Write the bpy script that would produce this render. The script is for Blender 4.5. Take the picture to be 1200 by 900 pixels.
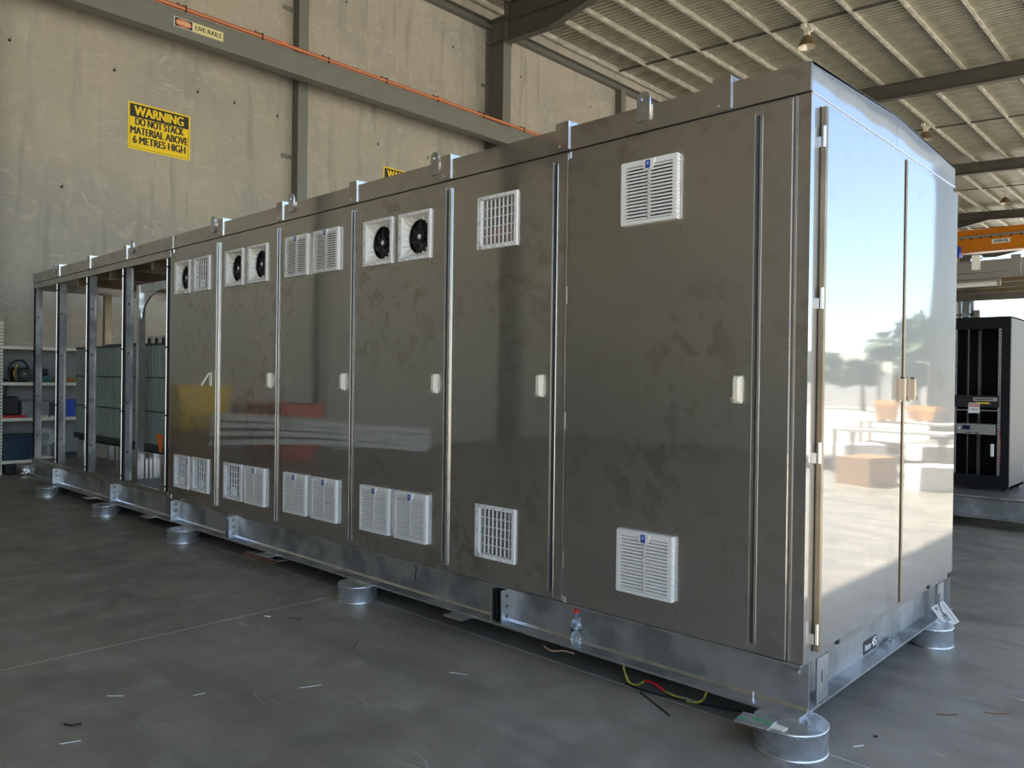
import bpy, bmesh, math, random
from mathutils import Vector, Matrix
random.seed(7)
for o in list(bpy.data.objects): bpy.data.objects.remove(o)
S = bpy.context.scene
COL = S.collection

# ------------------------------------------------------------------ camera
cd = bpy.data.cameras.new('camera'); cam = bpy.data.objects.new('camera', cd); COL.objects.link(cam)
cd.sensor_width = 36; cd.lens = 915.99/1200*36; cd.clip_start = .05; cd.clip_end = 500
r_ = Vector((0.72550965, 0.68808499, 0.01322099)); u_ = Vector((-0.01320013, -0.00529416, 0.99989886)); f_ = Vector((-0.68808539, 0.72561079, -0.00524184))
m = Matrix((r_, u_, -f_)).transposed().to_4x4(); m.translation = Vector((1.52052, -3.62590, 1.69)); cam.matrix_world = m
S.camera = cam
# ------------------------------------------------------------------ world, sun, exposure
W = bpy.data.worlds.new('World'); S.world = W; W.use_nodes = True
nt = W.node_tree; bg = nt.nodes['Background']
sky = nt.nodes.new('ShaderNodeTexSky'); sky.sky_type = 'NISHITA'; sky.sun_disc = False
sky.sun_elevation = math.radians(60); sky.sun_rotation = math.radians(105); sky.air_density = 1.0; sky.dust_density = .5; sky.ozone_density = 1.6
nt.links.new(sky.outputs[0], bg.inputs[0]); bg.inputs[1].default_value = 0.135
sd = bpy.data.lights.new('sun', 'SUN'); sun = bpy.data.objects.new('sun', sd); COL.objects.link(sun)
sd.energy = 7.5; sd.angle = math.radians(.6); sd.color = (1, .93, .82)
sun.rotation_euler = Vector((0.47, -0.13, 0.874)).to_track_quat('Z', 'Y').to_euler(); sun.location = (20, 0, 30)
S.view_settings.view_transform = 'Standard'; S.view_settings.look = 'None'; S.view_settings.gamma = 1
S.view_settings.use_curve_mapping = False; S.view_settings.exposure = 1.68

# ------------------------------------------------------------------ materials
def mat(name, col, rough=.5, metal=0, noise=None, bump=0, bscale=30, rvar=0, spec=.5, coords='Object', detail=5, stretch=None):
    """noise: (other colour, scale, low, high)"""
    M = bpy.data.materials.new(name); M.use_nodes = True
    n = M.node_tree.nodes; l = M.node_tree.links; b = n['Principled BSDF']
    b.inputs['Base Color'].default_value = (*col, 1); b.inputs['Roughness'].default_value = rough
    b.inputs['Metallic'].default_value = metal; b.inputs['Specular IOR Level'].default_value = spec
    tc = n.new('ShaderNodeTexCoord'); src = tc.outputs[coords]
    if stretch:
        mp = n.new('ShaderNodeMapping'); mp.inputs['Scale'].default_value = stretch; l.new(src, mp.inputs[0]); src = mp.outputs[0]
    if noise:
        c2, sc, lo, hi = noise
        t = n.new('ShaderNodeTexNoise'); t.inputs['Scale'].default_value = sc; t.inputs['Detail'].default_value = detail; l.new(src, t.inputs['Vector'])
        cr = n.new('ShaderNodeMapRange'); cr.inputs[1].default_value = lo; cr.inputs[2].default_value = hi; l.new(t.outputs[0], cr.inputs[0])
        mx = n.new('ShaderNodeMix'); mx.data_type = 'RGBA'; mx.inputs[6].default_value = (*col, 1); mx.inputs[7].default_value = (*c2, 1)
        l.new(cr.outputs[0], mx.inputs[0]); l.new(mx.outputs[2], b.inputs['Base Color'])
        if rvar:
            rr = n.new('ShaderNodeMapRange'); rr.inputs[3].default_value = rough; rr.inputs[4].default_value = rough+rvar
            l.new(cr.outputs[0], rr.inputs[0]); l.new(rr.outputs[0], b.inputs['Roughness'])
    if bump:
        t2 = n.new('ShaderNodeTexNoise'); t2.inputs['Scale'].default_value = bscale; t2.inputs['Detail'].default_value = 3; l.new(src, t2.inputs['Vector'])
        bp = n.new('ShaderNodeBump'); bp.inputs['Strength'].default_value = bump; bp.inputs['Distance'].default_value = .02
        l.new(t2.outputs[0], bp.inputs['Height']); l.new(bp.outputs[0], b.inputs['Normal'])
    return M

def glass(name, col=(1, 1, 1), rough=.02, ior=1.45, trans=1.0):
    M = mat(name, col, rough); b = M.node_tree.nodes['Principled BSDF']
    b.inputs['Transmission Weight'].default_value = trans; b.inputs['IOR'].default_value = ior; return M

def steel(name, col, col2, r1, r2, mixf, wob, wobscale, smudge=(3.0, .5, .62)):
    M = bpy.data.materials.new(name); M.use_nodes = True
    n = M.node_tree.nodes; l = M.node_tree.links; b = n['Principled BSDF']; out = n['Material Output']
    b.inputs['Metallic'].default_value = 1; b.inputs['Roughness'].default_value = r1
    b2 = n.new('ShaderNodeBsdfPrincipled'); b2.inputs['Metallic'].default_value = 1; b2.inputs['Roughness'].default_value = r2
    tc = n.new('ShaderNodeTexCoord'); src = tc.outputs['Object']
    t = n.new('ShaderNodeTexNoise'); t.inputs['Scale'].default_value = smudge[0]; t.inputs['Detail'].default_value = 6; t.inputs['Distortion'].default_value = .6; l.new(src, t.inputs['Vector'])
    cr = n.new('ShaderNodeMapRange'); cr.inputs[1].default_value = smudge[1]; cr.inputs[2].default_value = smudge[2]; l.new(t.outputs[0], cr.inputs[0])
    # large soft blotches that gate the hand marks
    t3 = n.new('ShaderNodeTexNoise'); t3.inputs['Scale'].default_value = 1.1; t3.inputs['Detail'].default_value = 2; l.new(src, t3.inputs['Vector'])
    g = n.new('ShaderNodeMapRange'); g.inputs[1].default_value = .42; g.inputs[2].default_value = .62; l.new(t3.outputs[0], g.inputs[0])
    mu = n.new('ShaderNodeMath'); mu.operation = 'MULTIPLY'; l.new(cr.outputs[0], mu.inputs[0]); l.new(g.outputs[0], mu.inputs[1])
    mx = n.new('ShaderNodeMix'); mx.data_type = 'RGBA'; mx.inputs[6].default_value = (*col, 1); mx.inputs[7].default_value = (*col2, 1)
    l.new(mu.outputs[0], mx.inputs[0]); l.new(mx.outputs[2], b.inputs['Base Color']); l.new(mx.outputs[2], b2.inputs['Base Color'])
    if wob:
        t2 = n.new('ShaderNodeTexNoise'); t2.inputs['Scale'].default_value = wobscale; t2.inputs['Detail'].default_value = 1; l.new(src, t2.inputs['Vector'])
        bp = n.new('ShaderNodeBump'); bp.inputs['Strength'].default_value = 1; bp.inputs['Distance'].default_value = wob
        l.new(t2.outputs[0], bp.inputs['Height'])
        for q in (b, b2): l.new(bp.outputs[0], q.inputs['Normal'])
    ms = n.new('ShaderNodeMixShader'); ms.inputs[0].default_value = mixf
    l.new(b.outputs[0], ms.inputs[1]); l.new(b2.outputs[0], ms.inputs[2]); l.new(ms.outputs[0], out.inputs['Surface'])
    return M

def concrete_floor():
    M = bpy.data.materials.new('polished_concrete'); M.use_nodes = True
    n = M.node_tree.nodes; l = M.node_tree.links; b = n['Principled BSDF']
    tc = n.new('ShaderNodeTexCoord'); src = tc.outputs['Object']
    def noi(sc, lo, hi, det=6, dist=0, vec=None):
        t = n.new('ShaderNodeTexNoise'); t.inputs['Scale'].default_value = sc; t.inputs['Detail'].default_value = det; t.inputs['Distortion'].default_value = dist
        l.new(vec or src, t.inputs['Vector']); c = n.new('ShaderNodeMapRange'); c.inputs[1].default_value = lo; c.inputs[2].default_value = hi; l.new(t.outputs[0], c.inputs[0]); return c.outputs[0]
    def mixc(f, a, c):
        mx = n.new('ShaderNodeMix'); mx.data_type = 'RGBA'; l.new(f, mx.inputs[0])
        if isinstance(a, tuple): mx.inputs[6].default_value = (*a, 1)
        else: l.new(a, mx.inputs[6])
        mx.inputs[7].default_value = (*c, 1); return mx.outputs[2]
    c = mixc(noi(.9, .35, .65), (.27, .25, .20), (.195, .182, .150))
    c = mixc(noi(3.1, .45, .85, 6, .3), c, (.33, .32, .285))
    c = mixc(noi(1.6, .48, .90, 5, .5), c, (.13, .12, .10))
    c = mixc(noi(70, .66, .72, 2), c, (.36, .35, .32))
    def lines(sc, wd, dist, vec, glo, ghi):
        t = n.new('ShaderNodeTexNoise'); t.inputs['Scale'].default_value = sc; t.inputs['Detail'].default_value = 1; t.inputs['Distortion'].default_value = dist; l.new(vec, t.inputs['Vector'])
        a = n.new('ShaderNodeMath'); a.operation = 'SUBTRACT'; a.inputs[1].default_value = .5; l.new(t.outputs[0], a.inputs[0])
        q = n.new('ShaderNodeMath'); q.operation = 'ABSOLUTE'; l.new(a.outputs[0], q.inputs[0])
        k = n.new('ShaderNodeMapRange'); k.inputs[1].default_value = 0; k.inputs[2].default_value = wd; k.inputs[3].default_value = 1; k.inputs[4].default_value = 0; l.new(q.outputs[0], k.inputs[0])
        g = n.new('ShaderNodeMath'); g.operation = 'MULTIPLY'; l.new(k.outputs[0], g.inputs[0]); l.new(noi(2.3, glo, ghi, 3), g.inputs[1]); return g.outputs[0]
    m1 = n.new('ShaderNodeMapping'); m1.inputs['Rotation'].default_value = (0, 0, .55); m1.inputs['Scale'].default_value = (.5, 3, 1); l.new(src, m1.inputs[0])
    c = mixc(lines(1.3, .006, .2, m1.outputs[0], .54, .64), c, (.40, .39, .36))
    m3_ = n.new('ShaderNodeMapping'); m3_.inputs['Rotation'].default_value = (0, 0, -1.0); m3_.inputs['Location'].default_value = (5, 3, 0); m3_.inputs['Scale'].default_value = (.6, 2.4, 1); l.new(src, m3_.inputs[0])
    c = mixc(lines(1.6, .008, .4, m3_.outputs[0], .56, .66), c, (.10, .095, .085))
    # scuffs: thin curved marks from distorted, stretched noise
    mp = n.new('ShaderNodeMapping'); mp.inputs['Rotation'].default_value = (0, 0, .7); mp.inputs['Scale'].default_value = (1.2, 9, 1); l.new(src, mp.inputs[0])
    c = mixc(noi(7, .66, .86, 4, .3, mp.outputs[0]), c, (.36, .35, .32))
    mp2 = n.new('ShaderNodeMapping'); mp2.inputs['Rotation'].default_value = (0, 0, -.5); mp2.inputs['Scale'].default_value = (.7, 5, 1); l.new(src, mp2.inputs[0])
    c = mixc(noi(1.0, .50, .85, 4, .4, mp2.outputs[0]), c, (.15, .145, .125))
    l.new(c, b.inputs['Base Color'])
    rr = n.new('ShaderNodeMapRange'); rr.inputs[3].default_value = .30; rr.inputs[4].default_value = .55; l.new(noi(3, .3, .7), rr.inputs[0]); l.new(rr.outputs[0], b.inputs['Roughness'])
    b.inputs['Specular IOR Level'].default_value = .4
    t2 = n.new('ShaderNodeTexNoise'); t2.inputs['Scale'].default_value = 14; t2.inputs['Detail'].default_value = 4; l.new(src, t2.inputs['Vector'])
    bp = n.new('ShaderNodeBump'); bp.inputs['Strength'].default_value = .12; bp.inputs['Distance'].default_value = .01; l.new(t2.outputs[0], bp.inputs['Height']); l.new(bp.outputs[0], b.inputs['Normal'])
    return M

def concrete_wall():
    M = bpy.data.materials.new('trowelled_concrete'); M.use_nodes = True
    n = M.node_tree.nodes; l = M.node_tree.links; b = n['Principled BSDF']; b.inputs['Roughness'].default_value = .8
    tc = n.new('ShaderNodeTexCoord'); src = tc.outputs['Object']
    def noi(sc, lo, hi, det=6, dist=0, vec=None):
        t = n.new('ShaderNodeTexNoise'); t.inputs['Scale'].default_value = sc; t.inputs['Detail'].default_value = det; t.inputs['Distortion'].default_value = dist
        l.new(vec or src, t.inputs['Vector']); c = n.new('ShaderNodeMapRange'); c.inputs[1].default_value = lo; c.inputs[2].default_value = hi; l.new(t.outputs[0], c.inputs[0]); return c.outputs[0]
    def mixc(f, a, c):
        mx = n.new('ShaderNodeMix'); mx.data_type = 'RGBA'; l.new(f, mx.inputs[0])
        if isinstance(a, tuple): mx.inputs[6].default_value = (*a, 1)
        else: l.new(a, mx.inputs[6])
        mx.inputs[7].default_value = (*c, 1); return mx.outputs[2]
    c = mixc(noi(.5, .38, .62, 6, .6), (.47, .425, .34), (.39, .37, .32))
    c = mixc(noi(2.2, .52, .75, 7, 1.8), c, (.51, .475, .40))
    mp = n.new('ShaderNodeMapping'); mp.inputs['Rotation'].default_value = (.6, 0, 0); mp.inputs['Scale'].default_value = (1, 1, 5); l.new(src, mp.inputs[0])
    c = mixc(noi(2.0, .60, .74, 5, 1.5, mp.outputs[0]), c, (.55, .51, .42))
    mp2 = n.new('ShaderNodeMapping'); mp2.inputs['Scale'].default_value = (1, 3, .35); l.new(src, mp2.inputs[0])
    c = mixc(noi(1.2, .55, .8, 4, .3, mp2.outputs[0]), c, (.27, .265, .225))
    l.new(c, b.inputs['Base Color'])
    t2 = n.new('ShaderNodeTexNoise'); t2.inputs['Scale'].default_value = 3; t2.inputs['Detail'].default_value = 6; t2.inputs['Distortion'].default_value = 2; l.new(src, t2.inputs['Vector'])
    bp = n.new('ShaderNodeBump'); bp.inputs['Strength'].default_value = .35; bp.inputs['Distance'].default_value = .02; l.new(t2.outputs[0], bp.inputs['Height']); l.new(bp.outputs[0], b.inputs['Normal'])
    return M

M = {}
M['floor'] = concrete_floor(); M['wall'] = concrete_wall()
M['joint'] = mat('joint_filler', (.04, .04, .038), .9)
M['joint_light'] = mat('dusty_joint_filler', (.48, .47, .42), .9)
M['ss'] = steel('brushed_stainless_side', (.60, .585, .565), (.49, .46, .435), .035, .42, .48, .0008, 1.2, (8.0, .51, .60))
M['ss_end'] = steel('brushed_stainless_end', (.545, .545, .54), (.49, .485, .475), .035, .45, .42, .0022, 1.3, (6.0, .55, .7))
M['ss_edge'] = mat('lightened_steel', (.88, .86, .83), .30, 1)  # paler copy of the stainless; on edges it stands in for reflected sky
M['gap'] = mat('black_gasket', (.012, .012, .012), .7)
M['galv'] = mat('galvanised_steel', (.47, .48, .48), .36, .72, ((.26, .275, .275), 3.2, .42, .60), .12, 40, .18)
M['galv_pipe'] = mat('spangled_galvanised_pipe', (.70, .74, .78), .22, .85, ((.50, .54, .58), 12, .38, .62), .15, 30, .15)
M['alu'] = mat('bare_aluminium', (.72, .74, .76), .3, 1, ((.55, .57, .6), 12, .4, .7), 0, 10, .15)
M['beamgrey'] = mat('grey_green_paint', (.20, .205, .175), .5, 0, ((.18, .183, .158), 2, .4, .7))
M['beamdark'] = mat('dark_olive_paint', (.11, .105, .085), .5, 0, ((.095, .09, .072), 2, .4, .7))
M['colgrey'] = mat('column_paint', (.15, .152, .13), .55)
M['purlin'] = mat('galvanised_purlin', (.54, .52, .44), .5, .3, ((.80, .78, .70), 7, .50, .64), 0, 10, .1, stretch=(1, .35, 1))
M['roof'] = mat('zinc_roof_sheet', (.47, .45, .365), .42, .4, ((.36, .345, .28), 3, .35, .65))
M['white'] = mat('white_plastic', (.80, .80, .77), .45)
M['cream'] = mat('cream_plastic', (.78, .74, .62), .4)
M['tan'] = mat('tan_handle', (.60, .47, .33), .4, .3)
M['black'] = mat('black_plastic', (.012, .012, .014), .45)
M['blackm'] = mat('black_powder_coat', (.006, .007, .010), .45, spec=.3)
M['darkgrey'] = mat('dark_grey_mesh', (.06, .06, .06), .8)
M['blue'] = mat('blue_badge', (.02, .06, .33), .35)
M['paleblue'] = mat('badge_glyph', (.35, .48, .75), .4)
M['yellow'] = mat('sign_yellow', (.98, .70, .005), .45)
M['signblack'] = mat('sign_black', (.02, .02, .018), .5)
M['red'] = mat('red_plastic', (.45, .035, .025), .4)
M['signred'] = mat('faded_red_print', (.70, .20, .12), .5)
M['paleyellow'] = mat('faded_yellow_print', (.80, .72, .36), .5)
M['orange'] = mat('orange_paint', (.62, .20, .004), .42)
M['brightorange'] = mat('orange_plastic', (.85, .20, .03), .5)
M['copper'] = mat('orange_conductor_rail', (.50, .115, .035), .4)
M['copperhi'] = mat('pale_conductor_rail', (.72, .42, .28), .35)
M['transf'] = mat('green_grey_paint', (.32, .38, .345), .5, 0, ((.27, .33, .30), 3, .4, .6))
M['transf_dark'] = mat('dark_blue_green_paint', (.03, .05, .055), .5)
M['shelf'] = mat('cream_shelf_paint', (.72, .70, .60), .5)
M['shelfback'] = mat('grey_shelf_back', (.20, .21, .21), .6)
M['navy'] = mat('navy_plastic_tub', (.018, .045, .075), .4)
M['bluep'] = mat('bright_blue_plastic', (.01, .06, .42), .4)
M['teal'] = mat('teal_tool_plastic', (.01, .12, .14), .4)
M['cardboard'] = mat('brown_cardboard', (.30, .16, .07), .8)
M['foil'] = mat('crinkled_foil', (.75, .75, .77), .2, .9, None, 1.0, 25)
M['bag'] = glass('clear_film', (.9, .93, .95), .12, 1.2, .75)
M['greytub'] = mat('smoky_box_plastic', (.22, .24, .26), .35)
M['pet'] = glass('clear_bottle_plastic', (.93, .97, 1), .03, 1.35, .95)
M['water'] = glass('water', (.85, .95, 1), .0, 1.33)
M['cap'] = mat('red_bottle_cap', (.60, .02, .02), .4)
M['label'] = mat('printed_label', (.55, .62, .70), .4, 0, ((.12, .14, .17), 60, .5, .55))
M['cable_yellow'] = mat('yellow_green_cable', (.58, .47, .08), .45, 0, ((.22, .30, .05), 30, .52, .56))
M['cable_red'] = mat('red_heatshrink', (.55, .02, .02), .45)
M['cable_black'] = mat('black_cable', (.01, .01, .01), .5)
M['green'] = mat('green_tape', (.03, .38, .14), .5)
M['paper'] = mat('white_paper', (.80, .80, .80), .7)
M['wood'] = mat('split_timber', (.22, .10, .055), .8)
M['lampshade'] = mat('spun_lamp_shade', (.26, .18, .10), .35, .4)
M['lampin'] = mat('lamp_reflector', (.75, .68, .55), .3, .4)
M['screen'] = mat('dark_blue_display', (.005, .008, .05), .2)
M['unitgrey'] = mat('grey_rack_unit', (.33, .33, .31), .4, .3)
M['leaf'] = mat('dark_foliage', (.045, .07, .028), .8, 0, ((.09, .12, .05), 3, .4, .6))
M['trunk'] = mat('palm_trunk', (.15, .12, .09), .9)
M['yard'] = mat('sunlit_yard_concrete', (.46, .43, .37), .85, 0, ((.37, .35, .30), .6, .4, .6))
M['fence'] = mat('pale_yard_wall', (.50, .49, .46), .8)
M['binyellow'] = mat('yellow_bin', (.80, .50, .02), .5)
M['paleorange'] = mat('pale_orange_plastic', (.95, .50, .18), .5)
M['binred'] = mat('red_bin', (.62, .06, .04), .5)
M['interior'] = mat('enclosure_lining', (.20, .19, .175), .5, .6)
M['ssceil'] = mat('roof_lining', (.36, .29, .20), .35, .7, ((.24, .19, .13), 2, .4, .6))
M['window'] = mat('mill_finish_frame', (.55, .60, .66), .4, .6)
M['pane'] = glass('window_pane', (.85, .93, 1.0), .05, 1.1, .9)
M['cladding'] = mat('grey_blue_cladding', (.20, .22, .24), .5)

# ------------------------------------------------------------------ mesh helpers
class MB:
    def __init__(s): s.v = []; s.f = []; s.mi = []; s.m = []; s.sm = []; s.isl = [0]
    def _mi(s, m):
        if m not in s.m: s.m.append(m)
        return s.m.index(m)
    def add(s, vs, fs, m, smooth=False):
        k = len(s.v); s.v += [tuple(q) for q in vs]; i = s._mi(m)
        for f in fs: s.f.append(tuple(k+a for a in f)); s.mi.append(i); s.sm.append(smooth)
        s.isl.append(len(s.v)); return s
    def box(s, x0, x1, y0, y1, z0, z1, m):
        if x0 > x1: x0, x1 = x1, x0
        if y0 > y1: y0, y1 = y1, y0
        if z0 > z1: z0, z1 = z1, z0
        v = [(x, y, z) for x in (x0, x1) for y in (y0, y1) for z in (z0, z1)]
        return s.add(v, [(0, 1, 3, 2), (4, 6, 7, 5), (0, 4, 5, 1), (2, 3, 7, 6), (0, 2, 6, 4), (1, 5, 7, 3)], m)
    def prism(s, pts, axis, a, b, m):
        """pts: 2D outline in the two other axes (in order), extruded from a to b along axis"""
        n = len(pts)
        def P(p, t):
            q = list(p); q.insert(axis, t); return tuple(q)
        v = [P(p, a) for p in pts]+[P(p, b) for p in pts]
        f = [tuple(range(n-1, -1, -1)), tuple(range(n, 2*n))]+[(i, (i+1) % n, n+(i+1) % n, n+i) for i in range(n)]
        return s.add(v, f, m)
    def cyl(s, c, r, h, m, axis=2, n=24, r2=None, cap=True):
        r2 = r if r2 is None else r2
        v = []
        for k, (rr, t) in enumerate(((r, 0), (r2, h))):
            for i in range(n):
                a = 2*math.pi*i/n; q = [rr*math.cos(a), rr*math.sin(a)]; q.insert(axis, t); v.append(tuple(c[j]+q[j] for j in range(3)))
        s.add(v, [(i, (i+1) % n, n+(i+1) % n, n+i) for i in range(n)], m, True)
        if cap: s.add(v, [tuple(range(n-1, -1, -1)), tuple(range(n, 2*n))], m)
        return s
    def lathe(s, c, prof, m, n=24, cap=False):
        v = []
        for r, z in prof:
            for i in range(n):
                a = 2*math.pi*i/n; v.append((c[0]+r*math.cos(a), c[1]+r*math.sin(a), c[2]+z))
        f = [(j*n+i, j*n+(i+1) % n, (j+1)*n+(i+1) % n, (j+1)*n+i) for j in range(len(prof)-1) for i in range(n)]
        s.add(v, f, m, True)
        if cap: s.add(v, [tuple(range(n-1, -1, -1)), tuple(range((len(prof)-1)*n, len(prof)*n))], m)
        return s
    def tube(s, pts, r, m, n=8):
        pts = [Vector(p) for p in pts]; v = []; up = Vector((0, 0, 1))
        for i, p in enumerate(pts):
            t = (pts[min(i+1, len(pts)-1)]-pts[max(i-1, 0)]).normalized()
            a = t.cross(up)
            if a.length < .01: a = t.cross(Vector((0, 1, 0)))
            a.normalize(); b = t.cross(a)
            for k in range(n):
                th = 2*math.pi*k/n; v.append(tuple(p+a*(r*math.cos(th))+b*(r*math.sin(th))))
        f = [(j*n+i, j*n+(i+1) % n, (j+1)*n+(i+1) % n, (j+1)*n+i) for j in range(len(pts)-1) for i in range(n)]
        s.add(v, f, m, True); s.add(v, [tuple(range(n-1, -1, -1)), tuple(range((len(pts)-1)*n, len(pts)*n))], m)
        return s
    def dbg(s, name):
        B = []
        for k in range(len(s.isl)-1):
            q = s.v[s.isl[k]:s.isl[k+1]]
            B.append([min(a[i] for a in q) for i in range(3)]+[max(a[i] for a in q) for i in range(3)])
        par = list(range(len(B)))
        def f(a):
            while par[a] != a: a = par[a]
            return a
        for i in range(len(B)):
            for j in range(i):
                if all(B[i][c] <= B[j][c+3]+.001 and B[j][c] <= B[i][c+3]+.001 for c in range(3)): par[f(i)] = f(j)
        n = len({f(i) for i in range(len(B))})
        if n > 1: open('/tmp/split.txt', 'a').write('%s %d\n' % (name, n))
    def mesh(s, name):
        me = bpy.data.meshes.new(name); me.from_pydata(s.v, [], s.f)
        for q in s.m: me.materials.append(M[q])
        me.polygons.foreach_set('material_index', s.mi); me.polygons.foreach_set('use_smooth', s.sm)
        bm = bmesh.new(); bm.from_mesh(me); bmesh.ops.recalc_face_normals(bm, faces=bm.faces[:]); bm.to_mesh(me); bm.free()
        me.update(); return me
    def build(s, name, parent=None, bevel=0, **kw):
        o = bpy.data.objects.new(name, s.mesh(name)); COL.objects.link(o)
        if parent: o.parent = parent
        if bevel:
            b = o.modifiers.new('bevel', 'BEVEL'); b.width = bevel; b.segments = 2; b.limit_method = 'ANGLE'; b.angle_limit = .7
        for k, q in kw.items(): o[k] = q
        return o
def rsz(s): return s
def smooth_path(pts, k=6):
    pts = [Vector(p) for p in pts]; out = []
    P = [pts[0]]+pts+[pts[-1]]
    for i in range(1, len(P)-2):
        for j in range(k):
            t = j/k; a, b, c, d = P[i-1], P[i], P[i+1], P[i+2]
            out.append(.5*((2*b)+(c-a)*t+(2*a-5*b+4*c-d)*t*t+(3*b-a-3*c+d)*t**3))
    out.append(pts[-1]); return out
def holed(outline, holes, depth, mtl, name, parent=None, Mx=None, **kw):
    """flat plate from a 2D outline (x,y) with holes, thickness depth along z, placed by matrix"""
    c = bpy.data.curves.new(name, 'CURVE'); c.dimensions = '2D'; c.fill_mode = 'BOTH'; c.extrude = depth/2
    for pl in [outline]+holes:
        sp = c.splines.new('POLY'); sp.points.add(len(pl)-1); sp.use_cyclic_u = True
        for i, (x, y) in enumerate(pl): sp.points[i].co = (x, y, 0, 1)
    t = bpy.data.objects.new('t', c); COL.objects.link(t); bpy.context.view_layer.update()
    me = bpy.data.meshes.new_from_object(t.evaluated_get(bpy.context.evaluated_depsgraph_get())); bpy.data.objects.remove(t)
    me.materials.clear(); me.materials.append(M[mtl])
    if Mx is not None: me.transform(Mx)
    o = bpy.data.objects.new(name, me); COL.objects.link(o); o.parent = parent
    for k, q in kw.items(): o[k] = q
    return o
def circ(x, y, r, n=16): return [(x+r*math.cos(2*math.pi*i/n), y+r*math.sin(2*math.pi*i/n)) for i in range(n)]
def text_mesh(txt, size, mtl, sx=1, bold=0, ext=.001, align='CENTER', space=1):
    c = bpy.data.curves.new('lettering', 'FONT'); c.body = txt; c.size = size; c.align_x = align; c.align_y = 'CENTER'; c.extrude = ext; c.offset = bold; c.space_character = space
    t = bpy.data.objects.new('t', c); COL.objects.link(t); bpy.context.view_layer.update()
    me = bpy.data.meshes.new_from_object(t.evaluated_get(bpy.context.evaluated_depsgraph_get())); bpy.data.objects.remove(t)
    me.materials.clear(); me.materials.append(M[mtl]); me.transform(Matrix.Diagonal((sx, 1, 1, 1))); return me
# text facing +X (read from +X): local x -> +Y, local y -> +Z
FX = Matrix(((0, 0, 1, 0), (1, 0, 0, 0), (0, 1, 0, 0), (0, 0, 0, 1)))
# text facing -Y: local x -> +X, local y -> +Z, local z -> -Y
FY = Matrix(((1, 0, 0, 0), (0, 0, -1, 0), (0, 1, 0, 0), (0, 0, 0, 1)))
def put_text(txt, size, mtl, frame, loc, parent, w=None, sx=1, bold=0, name='lettering'):
    me = text_mesh(txt, size, mtl, sx, 0)
    if w:
        xs = [v.co.x for v in me.vertices]; k = w/(max(xs)-min(xs)); me.transform(Matrix.Diagonal((k, 1, 1, 1)))
        xs = [v.co.x for v in me.vertices]; me.transform(Matrix.Translation((-(max(xs)+min(xs))/2, 0, 0)))
    if bold:
        bm = bmesh.new()
        for i, d in enumerate((-1, -.33, .33, 1)):
            m2 = me.copy(); m2.transform(Matrix.Translation((bold*d, 0, .00002*i))); bm.from_mesh(m2); bpy.data.meshes.remove(m2)
        bm.to_mesh(me); bm.free()
    me.transform(frame); me.transform(Matrix.Translation(loc))
    o = bpy.data.objects.new(name, me); COL.objects.link(o); o.parent = parent; return o
def thing(name, label, cat, group=None, loc=(0, 0, 0)):
    o = bpy.data.objects.new(name, None); o.empty_display_size = .2; COL.objects.link(o); o.location = loc; tag(o, label, cat, group); return o
def tag(o, label, cat, group=None):
    o['label'] = label; o['category'] = cat
    if group: o['group'] = group
    return o
def struct(o): o['kind'] = 'structure'; return o
def dup(root, loc, label, group=None):
    r = root.copy(); COL.objects.link(r); r.location = loc; r['label'] = label
    for ch in list(root.children):
        c = ch.copy(); COL.objects.link(c); c.parent = r
        for g in ch.children:
            d = g.copy(); COL.objects.link(d); d.parent = c
    return r
def isec(mb, axis, a, b, h0, h1, z0, z1, ft, m):
    """I-beam running along axis ('x','y'); flange spans h0..h1 in the other horizontal axis; web in the middle"""
    hm = (h0+h1)/2; w = .012
    for (p, q, s, t) in ((h0, h1, z0, z0+ft), (h0, h1, z1-ft, z1), (hm-w, hm+w, z0+ft, z1-ft)):
        if axis == 'x': mb.box(a, b, p, q, s, t, m)
        else: mb.box(p, q, a, b, s, t, m)
    return mb

# ================================================================== STRUCTURE
XW, XE, Y0, Y1 = -14.0, 6.0, -15.0, 60.0
PORT = [-12.35, -.35, 11.65, 23.65, 35.65, 47.65, 59.65]
def rz(x): return 11.93-.05*(x+14)      # underside of purlins
# floor: base with cast slabs, joints recessed
fl = struct(MB().box(XW-.4, XE, Y0-.4, Y1, -.35, -.012, 'joint').build('floor'))
xs = [XW, -3.62, XE]; ys = [Y0, -9.0, -.03, 12, 24, 36, 48, Y1]
for i in range(len(xs)-1):
    for j in range(len(ys)-1):
        g = .006
        MB().box(xs[i]+g, xs[i+1]-g, ys[j]+g, ys[j+1]-g, -.15, 0, 'floor').build('floor_slab', fl)
jb = MB().box(-3.626, -3.614, Y0, 12, -.02, -.001, 'joint_light').box(XW, XE, -.036, -.024, -.02, -.001, 'joint_light'); jb.build('joint_sealant', fl)
yd = struct(MB().box(XE, 140, -80, 160, -.35, -.02, 'yard').build('ground'))
struct(MB().box(-80, XE, Y1, 160, -.35, -.02, 'yard').build('ground'))
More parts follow.
